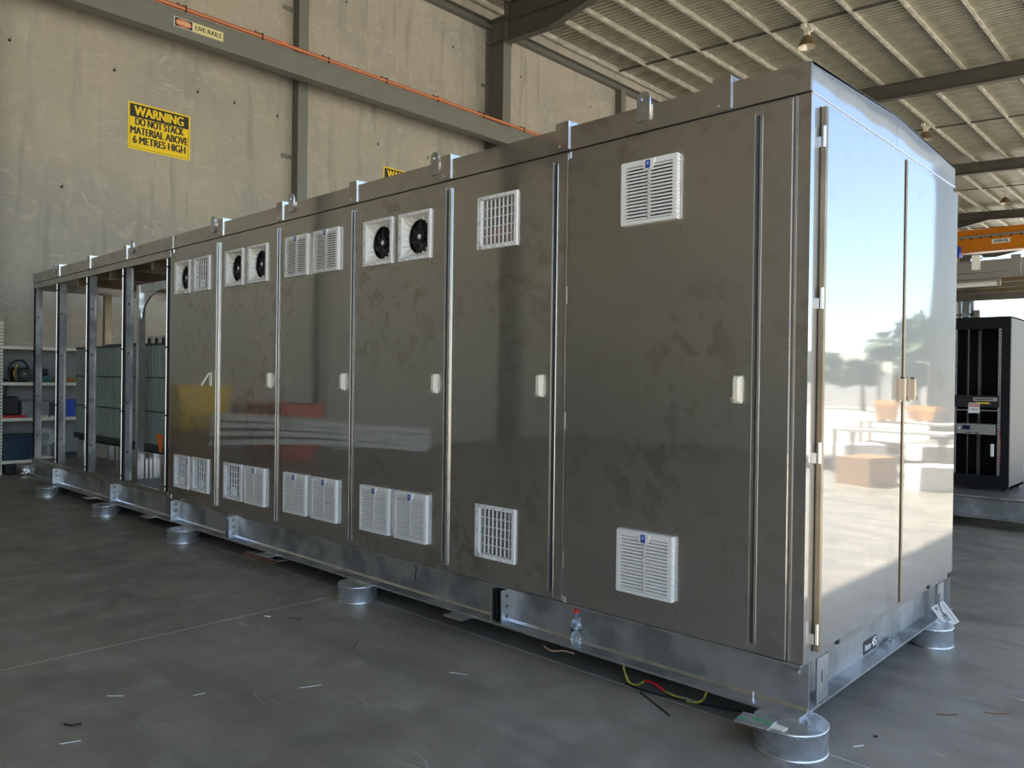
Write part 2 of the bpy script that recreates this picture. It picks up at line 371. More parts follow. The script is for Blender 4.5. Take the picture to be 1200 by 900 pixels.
# wall_back (x = -14): precast panels between columns
wl = struct(MB().box(XW-.35, XW-.16, Y0-.3, Y1, 0, 11.95, 'joint').build('wall_back'))
cuts = [Y0]+[-12.35+6*k for k in range(1, 13)]
for a, b in zip(cuts[:-1], cuts[1:]):
    MB().box(XW-.16, XW, a+.01, b-.01, 0, 11.46, 'wall').build('wall_panel', wl)
MB().box(XW-.16, XW-.05, Y0, Y1, 11.48, 12.13, 'wall').build('upper_strip', wl)
hb = MB()
for y, z in [(.13, 7.39), (1.83, 7.38), (3.42, 7.41), (.96, 5.04), (10.3, 10.5), (5.19, 7.37), (7.89, 7.38), (12.93, 10.47), (16.22, 10.47), (6.94, 10.49), (9.47, 7.39), (2.4, 10.5), (4.2, 7.4), (13, 7.4), (16.2, 7.4)]:
    hb.cyl((XW-.02, y, z), .028, .024, 'joint', 0, 10)
    hb.cyl((XW-.02, y+.02, z+.05), .012, .023, 'joint', 0, 8)
o = hb.build('lifting_hole', wl); o['kind'] = 'stuff'
# eave strut and gutter line
eb = struct(MB().box(XW, XW+.16, Y0, Y1, 11.36, 11.42, 'colgrey').box(XW, XW+.03, Y0, Y1, 11.42, 11.58, 'colgrey').box(XW, XW+.16, Y0, Y1, 11.58, 11.60, 'colgrey').build('trim_1'))
# near wall (y = Y0), closed
wn = struct(MB().box(XW-.35, XE, Y0-.3, Y0, 0, 12, 'wall').build('wall_near'))
# east side: header cladding above the open bays, on the column line
wh = struct(MB().box(XE-.05, XE+.03, Y0, Y1, 9.3, 11.2, 'cladding').build('wall_east'))
# roof sheets
ce = struct(MB().box(XW-.3, XE+.4, Y0-.3, Y0-.1, 11, 11.2, 'roof').build('ceiling'))
def sheet_mesh():
    prof = []
    for k in range(4):
        y = k*.19; prof += [(y, 0), (y+.055, 0), (y+.075, .03), (y+.125, .03), (y+.145, 0)]
    prof.append((.76, 0)); v = []; 
    for x in (XW-.2, XE+.5):
        for y, z in prof: v.append((x, y, rz(x)+.20+z))
    n = len(prof); f = [(i, i+1, n+i+1, n+i) for i in range(n-1)]
    mb = MB(); mb.add(v, f, 'roof'); return mb.mesh('roof_sheet')
sm_ = sheet_mesh()
for k in range(int((Y1-Y0)/.76)+1):
    o = bpy.data.objects.new('roof_sheet', sm_); COL.objects.link(o); o.location = (0, Y0+.76*k, 0); o.parent = ce
# purlins
px = [-13.95, -12.9, -11.97, -10.92, -9.85, -8.67, -7.6, -6.4, -5.17, -3.97]+[-2.8+1.18*k for k in range(8)]
def pur_mesh():
    mb = MB(); t = .006
    mb.box(0, t, 0, 11.98, 0, .2, 'purlin').box(0, .085, 0, 11.98, 0, t, 'purlin').box(-.085, t, 0, 11.98, .2-t, .2, 'purlin').box(.085-t, .085, 0, 11.98, t, .025, 'purlin')
    return mb.mesh('purlin')
pm = pur_mesh()
for x in px:
    for y in (-12.35-2.6, -.35, 11.65, 23.65, 35.65, 47.65):
        o = bpy.data.objects.new('purlin', pm); COL.objects.link(o); o.location = (x, y, rz(x)); o.parent = ce
# purlin bridging at mid-span
for y in (5.65, 17.65, 29.65, 41.65, 53.65):
    for a, b in zip(px[:-1], px[1:]):
        MB().prism([(a+.01, rz(a)+.06), (b-.01, rz(b)+.06), (b-.01, rz(b)+.12), (a+.01, rz(a)+.12)], 1, y, y+.05, 'beamdark').build('bridging', ce)

# portal frames: each a structure thing with column, haunch and rafter
for i, y in enumerate(PORT):
    fr = struct(bpy.data.objects.new('trim_%d' % (i+2), None)); COL.objects.link(fr)
    ya, yb = y-.15, y+.15
    mb = MB().box(XW, XW+.02, ya, yb, 0, 11.4, 'colgrey').box(XW+.68, XW+.70, ya, yb, 0, 10.9, 'beamgrey').box(XW+.02, XW+.68, y-.008, y+.008, 0, 11.6, 'colgrey')  # front flange in paler paint, standing for light on that face
    for zz in (10.93, 11.55): mb.box(XW+.02, XW+.69, ya, yb, zz, zz+.016, 'colgrey')
    mb.build('column', fr)
    # end plate with bolts
    mb = MB().box(XW+.70, XW+.73, ya, yb, 10.8, 11.95, 'beamdark')
    for zz in (10.9, 11.05, 11.25, 11.6, 11.75):
        for yy in (ya+.06, yb-.06): mb.cyl((XW+.73, yy, zz), .018, .02, 'beamgrey', 0, 8)
    mb.build('end_plate', fr)
    # rafter web with deep haunch
    xa = XW+.73; d = .48
    prof = [(xa, 10.86), (-11.75, 10.80), (-9.6, rz(-9.6)-d), (XE-2.6, rz(XE-2.6)-d), (XE-.7, rz(XE)-1.0), (XE-.7, rz(XE-.7)), (xa, rz(xa))]
    mb = MB().prism(prof, 1, y-.008, y+.008, 'beamdark')
    def fl_(x0, z0, x1, z1, m='beamdark'):
        mb.prism([(x0, z0), (x1, z1), (x1, z1-.018), (x0, z0-.018)], 1, ya+.03, yb-.03, m)
    low = prof[:5]
    for (p, q) in zip(low[:-1], low[1:]): fl_(*p, *q)
    fl_(xa, rz(xa), XE-.7, rz(XE-.7))
    fl_(xa, rz(xa)-d, -9.6, rz(-9.6)-d)
    mb.box(-9.61, -9.595, ya+.03, yb-.03, rz(-9.6)-d, rz(-9.6), 'beamdark')
    mb.build('rafter', fr)
    MB().box(XE-.7, XE-.68, ya, yb, 0, 11.1, 'colgrey').box(XE-.10, XE-.08, ya, yb, 0, 11.0, 'colgrey').box(XE-.68, XE-.1, y-.008, y+.008, 0, 11.0, 'colgrey').build('column', fr)
    MB().prism([(XW+.7, 7.98), (XW+1.1, 7.98), (XW+1.1, 7.86), (XW+.7, 7.6)], 1, y-.1, y+.1, 'colgrey').build('corbel', fr)
    MB().prism([(XE-.7, 7.98), (XE-1.1, 7.98), (XE-1.1, 7.86), (XE-.7, 7.6)], 1, y-.1, y+.1, 'colgrey').build('corbel', fr)
# wall mullions between the portals
for i, y in enumerate([-6.35, 5.65, 17.65, 29.65]):
    fr = struct(bpy.data.objects.new('trim_%d' % (i+10), None)); COL.objects.link(fr)
    MB().box(XW, XW+.01, y-.1, y+.14, 0, 11.36, 'colgrey').box(XW+.24, XW+.255, y-.1, y+.14, 0, 11.36, 'beamgrey').box(XW+.01, XW+.24, y-.09, y-.075, 0, 11.36, 'colgrey').build('column', fr)  # light on the front flange is put in as a paler paint than the sides
    for z in (3.2, 6.5, 9.75):
        MB().box(XW+.005, XW+.03, y-.36, y-.09, z, z+.09, 'beamgrey').build('cleat', fr)
for z in (3.2, 6.5, 9.75): MB().box(XW+.005, XW+.03, 11.34, 11.5, z, z+.09, 'beamgrey').build('cleat', wl)

# ================================================================== CRANE
rb = thing('crane_runway_beam', 'long grey-green crane runway beam crossing the concrete wall, with danger sticker', 'beam')
isec(MB(), 'y', Y0+.2, Y1-.5, -13.25, -12.98, 7.98, 8.44, .02, 'beamgrey').build('girder', rb)
MB().box(-13.0, -12.992, Y0+.2, Y1-.5, 8.0, 8.42, 'beamgrey').build('side_plate', rb)
MB().box(-13.14, -13.09, Y0+.2, Y1-.5, 8.44, 8.48, 'beamdark').build('crane_rail', rb)
# sticker
st = thing('danger_sticker', 'long sticker reading DANGER LIVE RAILS on the grey runway beam', 'sign')
SX = -12.990
MB().box(SX, SX+.003, 2.50, 2.86, 8.135, 8.315, 'paper').box(SX+.003, SX+.004, 2.515, 2.845, 8.145, 8.305, 'signblack').build('red_half', st)
mb = MB(); mb.prism([(2.68+.15*math.cos(2*math.pi*i/24), 8.225+.072*math.sin(2*math.pi*i/24)) for i in range(24)], 0, SX+.004, SX+.005, 'signred'); mb.build('red_oval', st)
MB().box(SX, SX+.003, 2.86, 3.45, 8.135, 8.315, 'paleyellow').build('yellow_half', st)
put_text('DANGER', .10, 'paleyellow', FX, (SX+.0065, 2.68, 8.225), st, w=.24, bold=.002)
put_text('LIVE RAILS', .115, 'signblack', FX, (SX+.0045, 3.155, 8.225), st, w=.50, bold=.003)
cr = thing('conductor_rail', 'orange conductor rails running along the top of the runway beam', 'rail')
MB().box(-12.99, -12.965, Y0+.3, 40, 8.46, 8.485, 'copper').build('rail', cr)
MB().box(-12.985, -12.96, Y0+.3, 40, 8.489, 8.508, 'copperhi').build('rail', cr)
MB().box(-12.99, -12.965, Y0+.3, 40, 8.512, 8.537, 'copper').build('rail', cr)
y = -.4
while y < 24:
    MB().box(-12.995, -12.958, y, y+.025, 8.44, 8.57, 'signblack').box(-12.985, -12.968, y-.14, y, 8.545, 8.552, 'signblack').box(-12.995, -12.958, y-.15, y-.13, 8.535, 8.57, 'signblack').build('rail_clip', cr); y += 1.55
for y in (4.72, 8.93): MB().box(-12.99, -12.955, y-.06, y+.1, 8.50, 8.545, 'brightorange').build('joint_cover', cr, label='bright orange joint cover')
rb2 = thing('crane_runway_beam', 'grey-green crane runway beam carried on the open-side columns, mirrored in the steel doors', 'beam')
isec(MB(), 'y', Y0+.2, Y1-.5, XE-1.12, XE-.85, 7.98, 8.44, .02, 'beamgrey').build('girder', rb2)
MB().box(XE-1.01, XE-.96, Y0+.2, Y1-.5, 8.44, 8.48, 'beamdark').build('crane_rail', rb2)
# bridge crane
cg = thing('bridge_crane', 'orange overhead crane girder spanning the hall beneath the far rafters', 'crane')
CY = 40.0
MB().box(-12.9, XE-1.2, CY, CY+.45, 8.30, 9.36, 'orange').box(-12.9, XE-1.2, CY-.06, CY+.5, 8.26, 8.30, 'copperhi').box(-12.9, XE-1.2, CY-.05, CY+.5, 9.36, 9.40, 'orange').build('girder', cg, bevel=.01)
mb = MB().box(-12.9, XE-1.2, CY-.1, CY-.003, 8.98, 9.08, 'unitgrey')
k = -12.5
while k < 4.6: mb.box(k, k+.1, CY-.12, CY-.02, 8.93, 8.98, 'signblack'); k += .42
mb.build('cable_track', cg)
MB().box(-7.80, -7.03, CY-.012, CY-.003, 8.62, 8.84, 'white').build('maker_plate', cg)
put_text('ABUS', .17, 'signblack', FY, (-7.42, CY-.018, 8.73), cg, w=.6, bold=.006)
for x in (-13.1, XE-.98):
    MB().box(x-.16, x+.16, CY-1.2, CY+1.6, 8.48, 8.82, 'orange').build('end_carriage', cg, bevel=.02)
mb = MB().box(-9.45, -9.12, CY-.35, CY+.3, 8.1, 8.6, 'bluep').cyl((-9.9, CY-.1, 8.32), .17, .5, 'teal', 0, 16); mb.build('hoist', cg, label='blue chain hoist', bevel=.02)
MB().tube([(-9.25, CY-.05, 8.1), (-9.25, CY-.05, 6.9)], .02, 'signblack').build('hoist_rope', cg)

# ================================================================== WALL SIGNS
def warning_sign(yc, zc, label):
    w, h = 1.19, .89
    t = thing('warning_sign', label, 'sign', 'yellow warning signs on the concrete wall')
    X = XW+.002
    MB().box(X, X+.006, yc-w/2, yc+w/2, zc-h/2, zc+h/2, 'yellow').build('sign_board', t)
    MB().box(X+.006, X+.007, yc-w/2+.03, yc+w/2-.03, zc+.17, zc+h/2-.03, 'signblack').build('black_header', t)
    X2 = X+.0062
    bt = .006; mb = MB()
    mb.box(X+.006, X2+.0005, yc-w/2+.03, yc-w/2+.03+bt, zc-h/2+.03, zc+.17, 'signblack').box(X+.006, X2+.0005, yc+w/2-.03-bt, yc+w/2-.03, zc-h/2+.03, zc+.17, 'signblack').box(X+.006, X2+.0005, yc-w/2+.03, yc+w/2-.03, zc-h/2+.03, zc-h/2+.03+bt, 'signblack'); mb.build('border', t)
    put_text('WARNING', .25, 'yellow', FX, (X+.009, yc-.01, zc+.285), t, w=.93, bold=.009)
    for s, dz, ww in (('DO NOT STACK', .085, .92), ('MATERIAL ABOVE', -.09, 1.09), ('6 METRES HIGH', -.265, 1.0)):
        put_text(s, .205, 'signblack', FX, (X+.008, yc, zc+dz), t, w=ww, bold=.008)
warning_sign(2.675, 6.435, 'yellow and black warning sign, fully visible on the upper left wall')
warning_sign(8.66, 6.435, 'yellow and black warning sign mostly hidden behind the steel enclosure roof')

# ================================================================== LAMPS
def lamp(x, y, label, dz=0):
    z = rz(x)
    t = thing('high_bay_lamp', label, 'lamp', None, (x, y, z+dz))
    prof = [(.02, -.30), (.06, -.31), (.13, -.36), (.20, -.47), (.24, -.60), (.245, -.62)]
    MB().lathe((0, 0, 0), prof, 'lampshade').lathe((0, 0, 0), [(a-.008, b-.004) for a, b in prof], 'lampin').build('lamp_shade', t)
    MB().box(-.07, .07, -.07, .07, -.30, -.10, 'cream').box(.07, .15, -.05, .05, -.22, -.12, 'cream').build('ballast_box', t, bevel=.01)
    MB().cyl((0, 0, -.12), .012, .12, 'galv', 2, 8).box(-.10, .01, -.20, -.02, -.12, -.02, 'cream').build('bracket', t)
    MB().lathe((0, 0, 0), [(.001, -.56), (.04, -.54), (.05, -.46), (.03, -.36), (.02, -.32)], 'white', 12).build('bulb', t)
lamp(-7.55, 17.6, 'round high-bay lamp hanging under the roof above the nearer enclosure corner')
lamp(-7.75, 42.4, 'small far high-bay lamp hanging in front of the orange crane')
lamp(-7.62, 28.6, 'high-bay lamp half hidden behind the enclosure roof edge')

# ================================================================== MAIN ENCLOSURE
H0, HS, HT, HR, WD, LN = .361, 3.064, 3.206, 3.258, 2.416, 12.0
EN = thing('equipment_enclosure', 'long stainless steel equipment enclosure on a galvanized base, nearest and largest', 'enclosure', None, (0, 0, 0))
# front wall sheets behind the doors, with frames around (openings need depth behind the vents)
bays = [  # door x0, x1, fin x, upper vents, lower vents
    (-6.995, -5.945, -5.905), (-5.845, -4.79, -4.752), (-4.715, -3.66, -3.625), (-3.59, -2.545, -2.508), (-2.465, -1.575, None), (-1.45, -.272, None)]
# inner lining: back wall, partition, floor, closed-part ceiling
MB().box(-LN, 0, WD-.03, WD, H0, HS, 'ss').build('back_wall', EN).data  # closed rear side of the bays
bw = [o for o in EN.children if o.name.startswith('back_wall')][0]
bw.scale = (7.03/12.0, 1, 1)
MB().box(-7.06, -7.03, .0, WD-.03, H0+.02, HS-.005, 'ss').build('partition', EN)
MB().box(-LN+.02, -.04, .03, WD-.03, H0, H0+.02, 'interior').build('floor_plate', EN)
# face frame strips (sheet with cut-outs around each door)
mb = MB()
mb.box(-7.085, -.002, .0, .012, HS-.05, HS-.004, 'ss').box(-7.085, -.002, .0, .012, H0, .415, 'ss')
edges = [-7.085, -6.99]
mb.box(-7.085, -6.97, 0, .012, .415, HS-.05, 'ss')
for i in range(5):
    mb.box(bays[i][1]-.03, bays[i+1][0]+.03, .0, .012, .415, HS-.05, 'ss')
mb.box(-.30, -.002, 0, .012, .415, HS-.05, 'ss')
mb.build('face_frame', EN)
# seams between bays (bright thin lines) 
for x in (-7.003, -1.458):
    MB().box(x-.004, x+.002, -.006, .0, H0, HS-.006, 'ss_edge').build('bright_seam', EN)
# mullion folds
DZ0, DZ1 = .405, 3.010
for x0, x1 in [(b[1]+.016, b[1]+.036) for b in bays[:4]]:
    MB().box(x0, x1, -.014, 0, DZ0, DZ1, 'ss').box(x1-.001, x1+.002, -.0135, 0, DZ0, DZ1, 'ss_edge').build('door_stop', EN, bevel=.003)  # thin lighter strip paints the gleam on the side of each stop
MB().box(-1.545, -1.463, -.016, 0, H0+.002, HS-.01, 'ss').build('mullion', EN, bevel=.014)
MB().box(-.240, -.080, -.016, 0, H0+.002, HS-.01, 'ss').build('mullion', EN, bevel=.014)
MB().box(-.074, -.066, -.012, .0, H0+.002, HS-.008, 'ss_edge').build('bright_seam', EN)
MB().box(-.062, .0, -.006, .0, H0+.002, HS-.008, 'ss').build('corner_post', EN)
MB().box(-.06, -.0125, .0, .05, H0+.002, HS-.008, 'ss').build('corner_post', EN)

VW, VH = .355, .345
def louvre_mesh():
    mb = MB(); w, h, d = VW/2, VH/2, .028
    b = .026
    mb.box(-w, -w+b, -d, 0, -h, h, 'white').box(w-b, w, -d, 0, -h, h, 'white').box(-w+b, w-b, -d, 0, h-.03, h, 'white').box(-w+b, w-b, -d, 0, -h, -h+.018, 'white').box(-.004, .004, -d, -.004, -h+.018, h-.03, 'white')
    mb.box(-w+b, w-b, -.003, 0, -h+.018, h-.03, 'darkgrey')
    n = 16; z0, z1 = -h+.018, h-.03; p = (z1-z0)/n
    for k in range(n):
        z = z0+p*(k+.12)
        # blade slopes down towards the outside
        mb.prism([(-d, z), (-d, z+p*.50), (-.006, z+p*1.0), (-.006, z+p*.75)], 0, -w+b, w-b, 'white')
    for k in range(17):     # serrated sides
        z = -h+.01+k*(VH-.02)/16.5
        for s in (-1, 1): mb.box(s*w, s*(w+.006), -d+.004, -.004, z, z+.011, 'white')
    # badge housing and badge
    mb.prism([(-.042, h-.004), (.042, h-.004), (.028, h-.055), (-.028, h-.055)], 1, -d-.006, -d, 'white')
    mb.box(-.014, .014, -d-.009, -d-.006, h-.052, h-.010, 'blue').box(-.005, .005, -d-.0098, -d-.009, h-.036, h-.018, 'paleblue')
    return mb.mesh('louvre_vent')
def frame_boxes(mb, w, h, b=.022, d=.016):
    mb.box(-w, -w+b+.012, -d, .03, -h, h, 'white').box(w-b, w, -d, .03, -h, h, 'white').box(-w+b, w-b, -d, .03, h-b, h, 'white').box(-w+b, w-b, -d, .03, -h, -h+b+.004, 'white')
    for z in (-h*.72, 0, h*.72): mb.box(-w+.008, -w+.020, -d-.005, -d, z-.010, z+.010, 'white').box(-w+.020, -w+.024, -d-.005, -d, z-.012, z+.012, 'unitgrey')
    for x in (-.45, 0, .45): mb.box(w*x-.012, w*x+.012, -d-.008, -d, -h+.004, -h+.014, 'white').box(w*x-.006, w*x+.006, -d-.002, -d, h-.014, h-.008, 'unitgrey')
def grid_mesh(nv, nh, zig, lower_red):
    mb = MB(); w, h = VW/2, VH/2; frame_boxes(mb, w, h)
    a, b = -w+.036, w-.024; c, d = -h+.028, h-.024
    for k in range(1, nv): 
        x = a+(b-a)*k/nv; mb.box(x-.003, x+.003, 0, .012, c, d, 'white')
    for k in range(1, nh):
        z = c+(d-c)*k/nh; mb.box(a, b, .001, .011, z-.0028, z+.0028, 'white')
    if zig:
        n = 26
        for k in range(n):
            z = c+(d-c)*(k+.5)/n; mb.box(a, b, .006, .012, z-.0024, z+.0024, 'unitgrey')
    if not zig:
        for k in range(8): 
            x = a+(b-a)*(.28+.05*k); mb.box(x, x+.004, .004, .01, c+.01, c+.09, 'white')
    mb.box(a, b, .03, .034, c+(d-c)*(.38 if lower_red else 0), d, 'darkgrey')
    if lower_red: mb.box(a, b, .03, .034, c, c+(d-c)*.38, 'binred')
    return mb.mesh('grid_vent')
def fan_frame_mesh():
    mb = MB(); w, h = VW/2, VH/2; frame_boxes(mb, w, h)
    a, b = -w+.032, w-.022; c, d = -h+.024, h-.022
    # tapered throat from square to ring, radius .122, 0.045 deep
    n = 32; R_ = .127; v = []; 
    for i in range(n):
        t = 2*math.pi*i/n; cx_, sy = math.cos(t), math.sin(t); k = 1/max(abs(cx_)/((b-a)/2), abs(sy)/((d-c)/2)); v.append(((a+b)/2+cx_*k, .0, (c+d)/2+sy*k))
    for i in range(n):
        t = 2*math.pi*i/n; v.append(((a+b)/2+R_*math.cos(t), .045, (c+d)/2+R_*math.sin(t)))
    mb.add(v, [(i, (i+1) % n, n+(i+1) % n, n+i) for i in range(n)], 'white')
    for i in range(20):   # radial ribs
        t = 2*math.pi*(i+.5)/20; e = Vector((math.cos(t), 0, math.sin(t))); q = Vector((-math.sin(t), 0, math.cos(t)))*.0022
        o = Vector(((a+b)/2, 0, (c+d)/2)); k = .92/max(abs(e.x)/((b-a)/2), abs(e.z)/((d-c)/2))
        p0 = o+e*(R_*.99); p1 = o+e*k
        vs = [p0-q+Vector((0, .045, 0)), p0+q+Vector((0, .045, 0)), p1+q+Vector((0, .006, 0)), p1-q+Vector((0, .006, 0)), p0-q+Vector((0, .018, 0)), p0+q+Vector((0, .018, 0)), p1+q+Vector((0, -.004, 0)), p1-q+Vector((0, -.004, 0))]
        mb.add(vs, [(0, 1, 2, 3), (7, 6, 5, 4), (0, 4, 5, 1), (1, 5, 6, 2), (2, 6, 7, 3), (3, 7, 4, 0)], 'cream')
    return mb.mesh('fan_frame')
def fan_mesh():
    mb = MB(); ox, oz = .005, .001; R_ = .130
    mb.cyl((ox, .075, oz), R_, .01, 'gap', 1, 32)
    mb.cyl((ox, .04, oz), .045, .034, 'black', 1, 24)
    for k in range(7):   # blades
        t = 2*math.pi*k/7; c, s_ = math.cos(t), math.sin(t)
        def P(r, a, y): return (ox+r*math.cos(t+a), y, oz+r*math.sin(t+a))
        mb.add([P(.045, -.25, .05), P(.045, .35, .07), P(.121, .22, .07), P(.121, -.25, .052)], [(0, 1, 2, 3)], 'black')
    for rr in (.085, .12):   # guard rings
        mb.tube([(ox+rr*math.cos(2*math.pi*i/32), .034, oz+rr*math.sin(2*math.pi*i/32)) for i in range(33)], .0014, 'darkgrey', 4)
    for k in range(4):
        t = math.pi*k/2; mb.tube([(ox+.02*math.cos(t), .034, oz+.02*math.sin(t)), (ox+.126*math.cos(t), .036, oz+.126*math.sin(t))], .0015, 'darkgrey', 4)
    mb.cyl((ox, .032, oz), .017, .004, 'white', 1, 16)
    return mb.mesh('fan')
VM = {'L': louvre_mesh(), 'G': grid_mesh(6, 5, False, False), 'Z': grid_mesh(8, 5, True, True), 'Y': grid_mesh(8, 5, True, False), 'F': fan_frame_mesh()}
FANM = fan_mesh()
vents = [
    [('F', -6.71, 2.727), ('G', -6.262, 2.727), ('G', -6.68, .675), ('G', -6.245, .680)],
    [('F', -5.574, 2.727), ('F', -5.128, 2.727), ('G', -5.553, .683), ('L', -5.115, .685)],
    [('L', -4.44, 2.728), ('L', -3.99, 2.728), ('L', -4.425, .690), ('L', -3.975, .692)],
    [('F', -3.308, 2.720), ('F', -2.873, 2.717), ('L', -3.295, .694), ('L', -2.865, .695)],
    [('Z', -2.037, 2.716), ('Y', -2.022, .697)],
    [('L', -.870, 2.726), ('L', -.868, .697)]]
vlabel = {'L': 'white louvred vent grille with a small blue badge', 'G': 'white vent frame with open square mesh', 'Z': 'white vent frame with fine mesh, red behind its lower third', 'Y': 'white vent frame with fine grey mesh', 'F': 'white ribbed frame around a fan'}
DZ0, DZ1, DY = .405, 3.010, -.026
def handle(parent, x, z, mtl='cream', open_=False):
    mb = MB().box(-.020, .020, -.012, 0, -.068, .068, mtl)
    if not open_:
        mb.prism([(-.028, -.058), (-.034, -.040), (-.034, .050), (-.026, .062), (-.012, .062), (-.012, -.060)], 0, -.013, .013, mtl)
        mb.tube([(-.013, -.03, -.040), (-.022, -.034, -.046), (-.022, -.034, -.058), (-.012, -.03, -.062)], .003, 'ss_edge', 6)
    else:
        mb.prism([(-.012, .060), (-.028, .064), (-.105, -.060), (-.094, -.068)], 0, -.011, .011, mtl)
    o = mb.build('door_handle', parent, bevel=.004); o.location = (x, DY, z); return o
hx = [-6.045, -4.883, -3.743, -2.628, -1.650, -.340]
for i, (x0, x1, fx) in enumerate(bays):
    cutouts = [(x, z) for k, x, z in vents[i] if k != 'L']
    ol = [(x0, DZ0), (x1, DZ0), (x1, DZ1), (x0, DZ1)]
    hs = [[(x-.165, z-.16), (x+.165, z-.16), (x+.165, z+.16), (x-.165, z+.16)] for x, z in cutouts]
    d = holed(ol, hs, .024, 'ss', 'door', EN, Matrix.Translation((0, DY+.012, 0)) @ FY)
    if i == 0: d['label'] = 'furthest closed steel door with its latch handle swung open'
    # folded return edge on the latch side, lightened to stand for mirrored sky
    MB().box(x1-.0005, x1+.002, DY-.0005, -.0005, DZ0, DZ1, 'ss_edge').build('door_edge', d)
    MB().box(x1+.004, x1+.014, -.003, .0, DZ0, DZ1, 'gap').build('door_gasket', d)
    handle(d, hx[i], 1.657, 'cream', i == 0)
    sc = MB()
    for k, x, z in vents[i]:
        nm = {'L': 'louvre_vent', 'F': 'fan_frame'}.get(k, 'grid_vent')
        o = bpy.data.objects.new(nm, VM[k]); COL.objects.link(o); o.parent = d; o.location = (x, DY, z); o['label'] = vlabel[k]
        if k == 'F':
            o = bpy.data.objects.new('fan', FANM); COL.objects.link(o); o.parent = d; o.location = (x, DY, z); o['label'] = 'black round fan with a white hub'
        for sx in (-1, 1):
            for sz in (-1, 1):
                xx = x+sx*.19
                if x0+.02 < xx < x1-.02: sc.cyl((xx, DY-.001, z+sz*.215), .004, .002, 'gap', 1, 8)
    sc.build('screw_holes', d, kind='stuff')
    # hinges on the left edge, in the seam
    for z in (.62, 1.45, 2.2, 2.83):
        if i == 5 and z < 2.7: MB().box(x0-.012, x0-.002, -.030, -.004, z-.05, z+.05, 'ss_edge').build('door_hinge', d)

# fascia with standing roof ribs and lugs
MB().box(-LN, -.002, -.010, .010, HS+.004, HT, 'ss').build('fascia', EN)
MB().box(-LN+.01, -.01, .004, .02, HS-.01, HS+.01, 'gap').build('seam_gasket', EN)
MB().box(-7.012, -6.998, -.013, -.010, HS+.004, HT, 'ss_edge').build('bright_seam', EN)
# roof skin, low gable across the width
YM = WD/2
MB().prism([(-.004, HT-.012), (YM, HR-.010), (WD+.004, HT-.012), (WD+.004, HT), (YM, HR), (-.004, HT)], 0, -LN, .0, 'ss').build('roof_panel', EN)
MB().prism([(.02, HS-.02), (YM, HS+.03), (WD-.02, HS-.02), (WD-.02, HS-.035), (YM, HS+.015), (.02, HS-.035)], 0, -LN+.02, -.02, 'ssceil').build('ceiling_lining', EN)
for x in (-10.2, -9.0, -7.7):
    MB().box(x-.03, x+.03, .05, WD-.05, HS-.16, HS-.04, 'ssceil').build('roof_batten', EN)
for x in (-10.76, -9.535, -8.295, -5.846, -4.726, -3.613, -2.514, -1.466, -.411):
    w = .10; t = .036
    mb = MB().prism([(-.018, HS+.012), (-.018, HT+t), (YM, HR+t), (WD+.018, HT+t), (WD+.018, HS+.012), (WD+.0, HS+.012), (WD, HT), (YM, HR), (-.0, HT), (-.0, HS+.012)], 0, x-w, x, 'ss')
    mb.build('roof_rib', EN)
    MB().box(x-.001, x+.004, -.019, -.011, HS+.012, HT+t, 'ss_edge').cyl((x-.065, -.021, HS+.035), .007, .004, 'ss_edge', 1, 8).build('rib_edge', EN)  # lighter strip paints the sky-lit side edge of the rib
lx = [-10.947, -8.113, -6.046, -4.572, -2.675, -.930]
for x in lx:
    w = .042; zt = 3.262; ol = [(-w, 3.125), (w, 3.125), (w, zt-.02)]+[(w*math.cos(a), zt-.02+w*math.sin(a)) for a in [math.pi*k/10 for k in range(1, 10)]]+[(-w, zt-.02)]
    holed(ol, [circ(0, zt-.02, .013)], .014, 'alu', 'lifting_lug', EN, Matrix.Translation((x, -.018, 0)) @ FY)

# end face (x = 0): fascia, doors, frame
def P2(y, z): return (y, z)
MB().prism([(0, HS+.006), (YM-.002, HS+.006), (YM-.002, HR-.004), (0, HT)], 0, -.012, .0, 'ss_end').build('end_fascia', EN)
MB().prism([(YM+.002, HS+.006), (WD, HS+.006), (WD, HT), (YM+.002, HR-.004)], 0, -.012, .0, 'ss_end').build('end_fascia', EN)
MB().box(-.006, .004, 0, WD, HS-.004, HS+.005, 'ss_edge').build('bright_seam', EN)
MB().box(-.012, .0, .0, .10, H0, HS-.005, 'ss_end').box(-.012, .0, 2.395, WD, H0, HS-.005, 'ss_end').box(-.012, .0, .10, 2.395, 3.02, HS-.005, 'ss_end').box(-.012, .0, .10, 2.395, H0, .405, 'ss_end').build('end_frame', EN)
MB().box(-.03, -.012, .08, WD-.08, H0+.01, HS-.02, 'gap').build('end_gasket', EN)
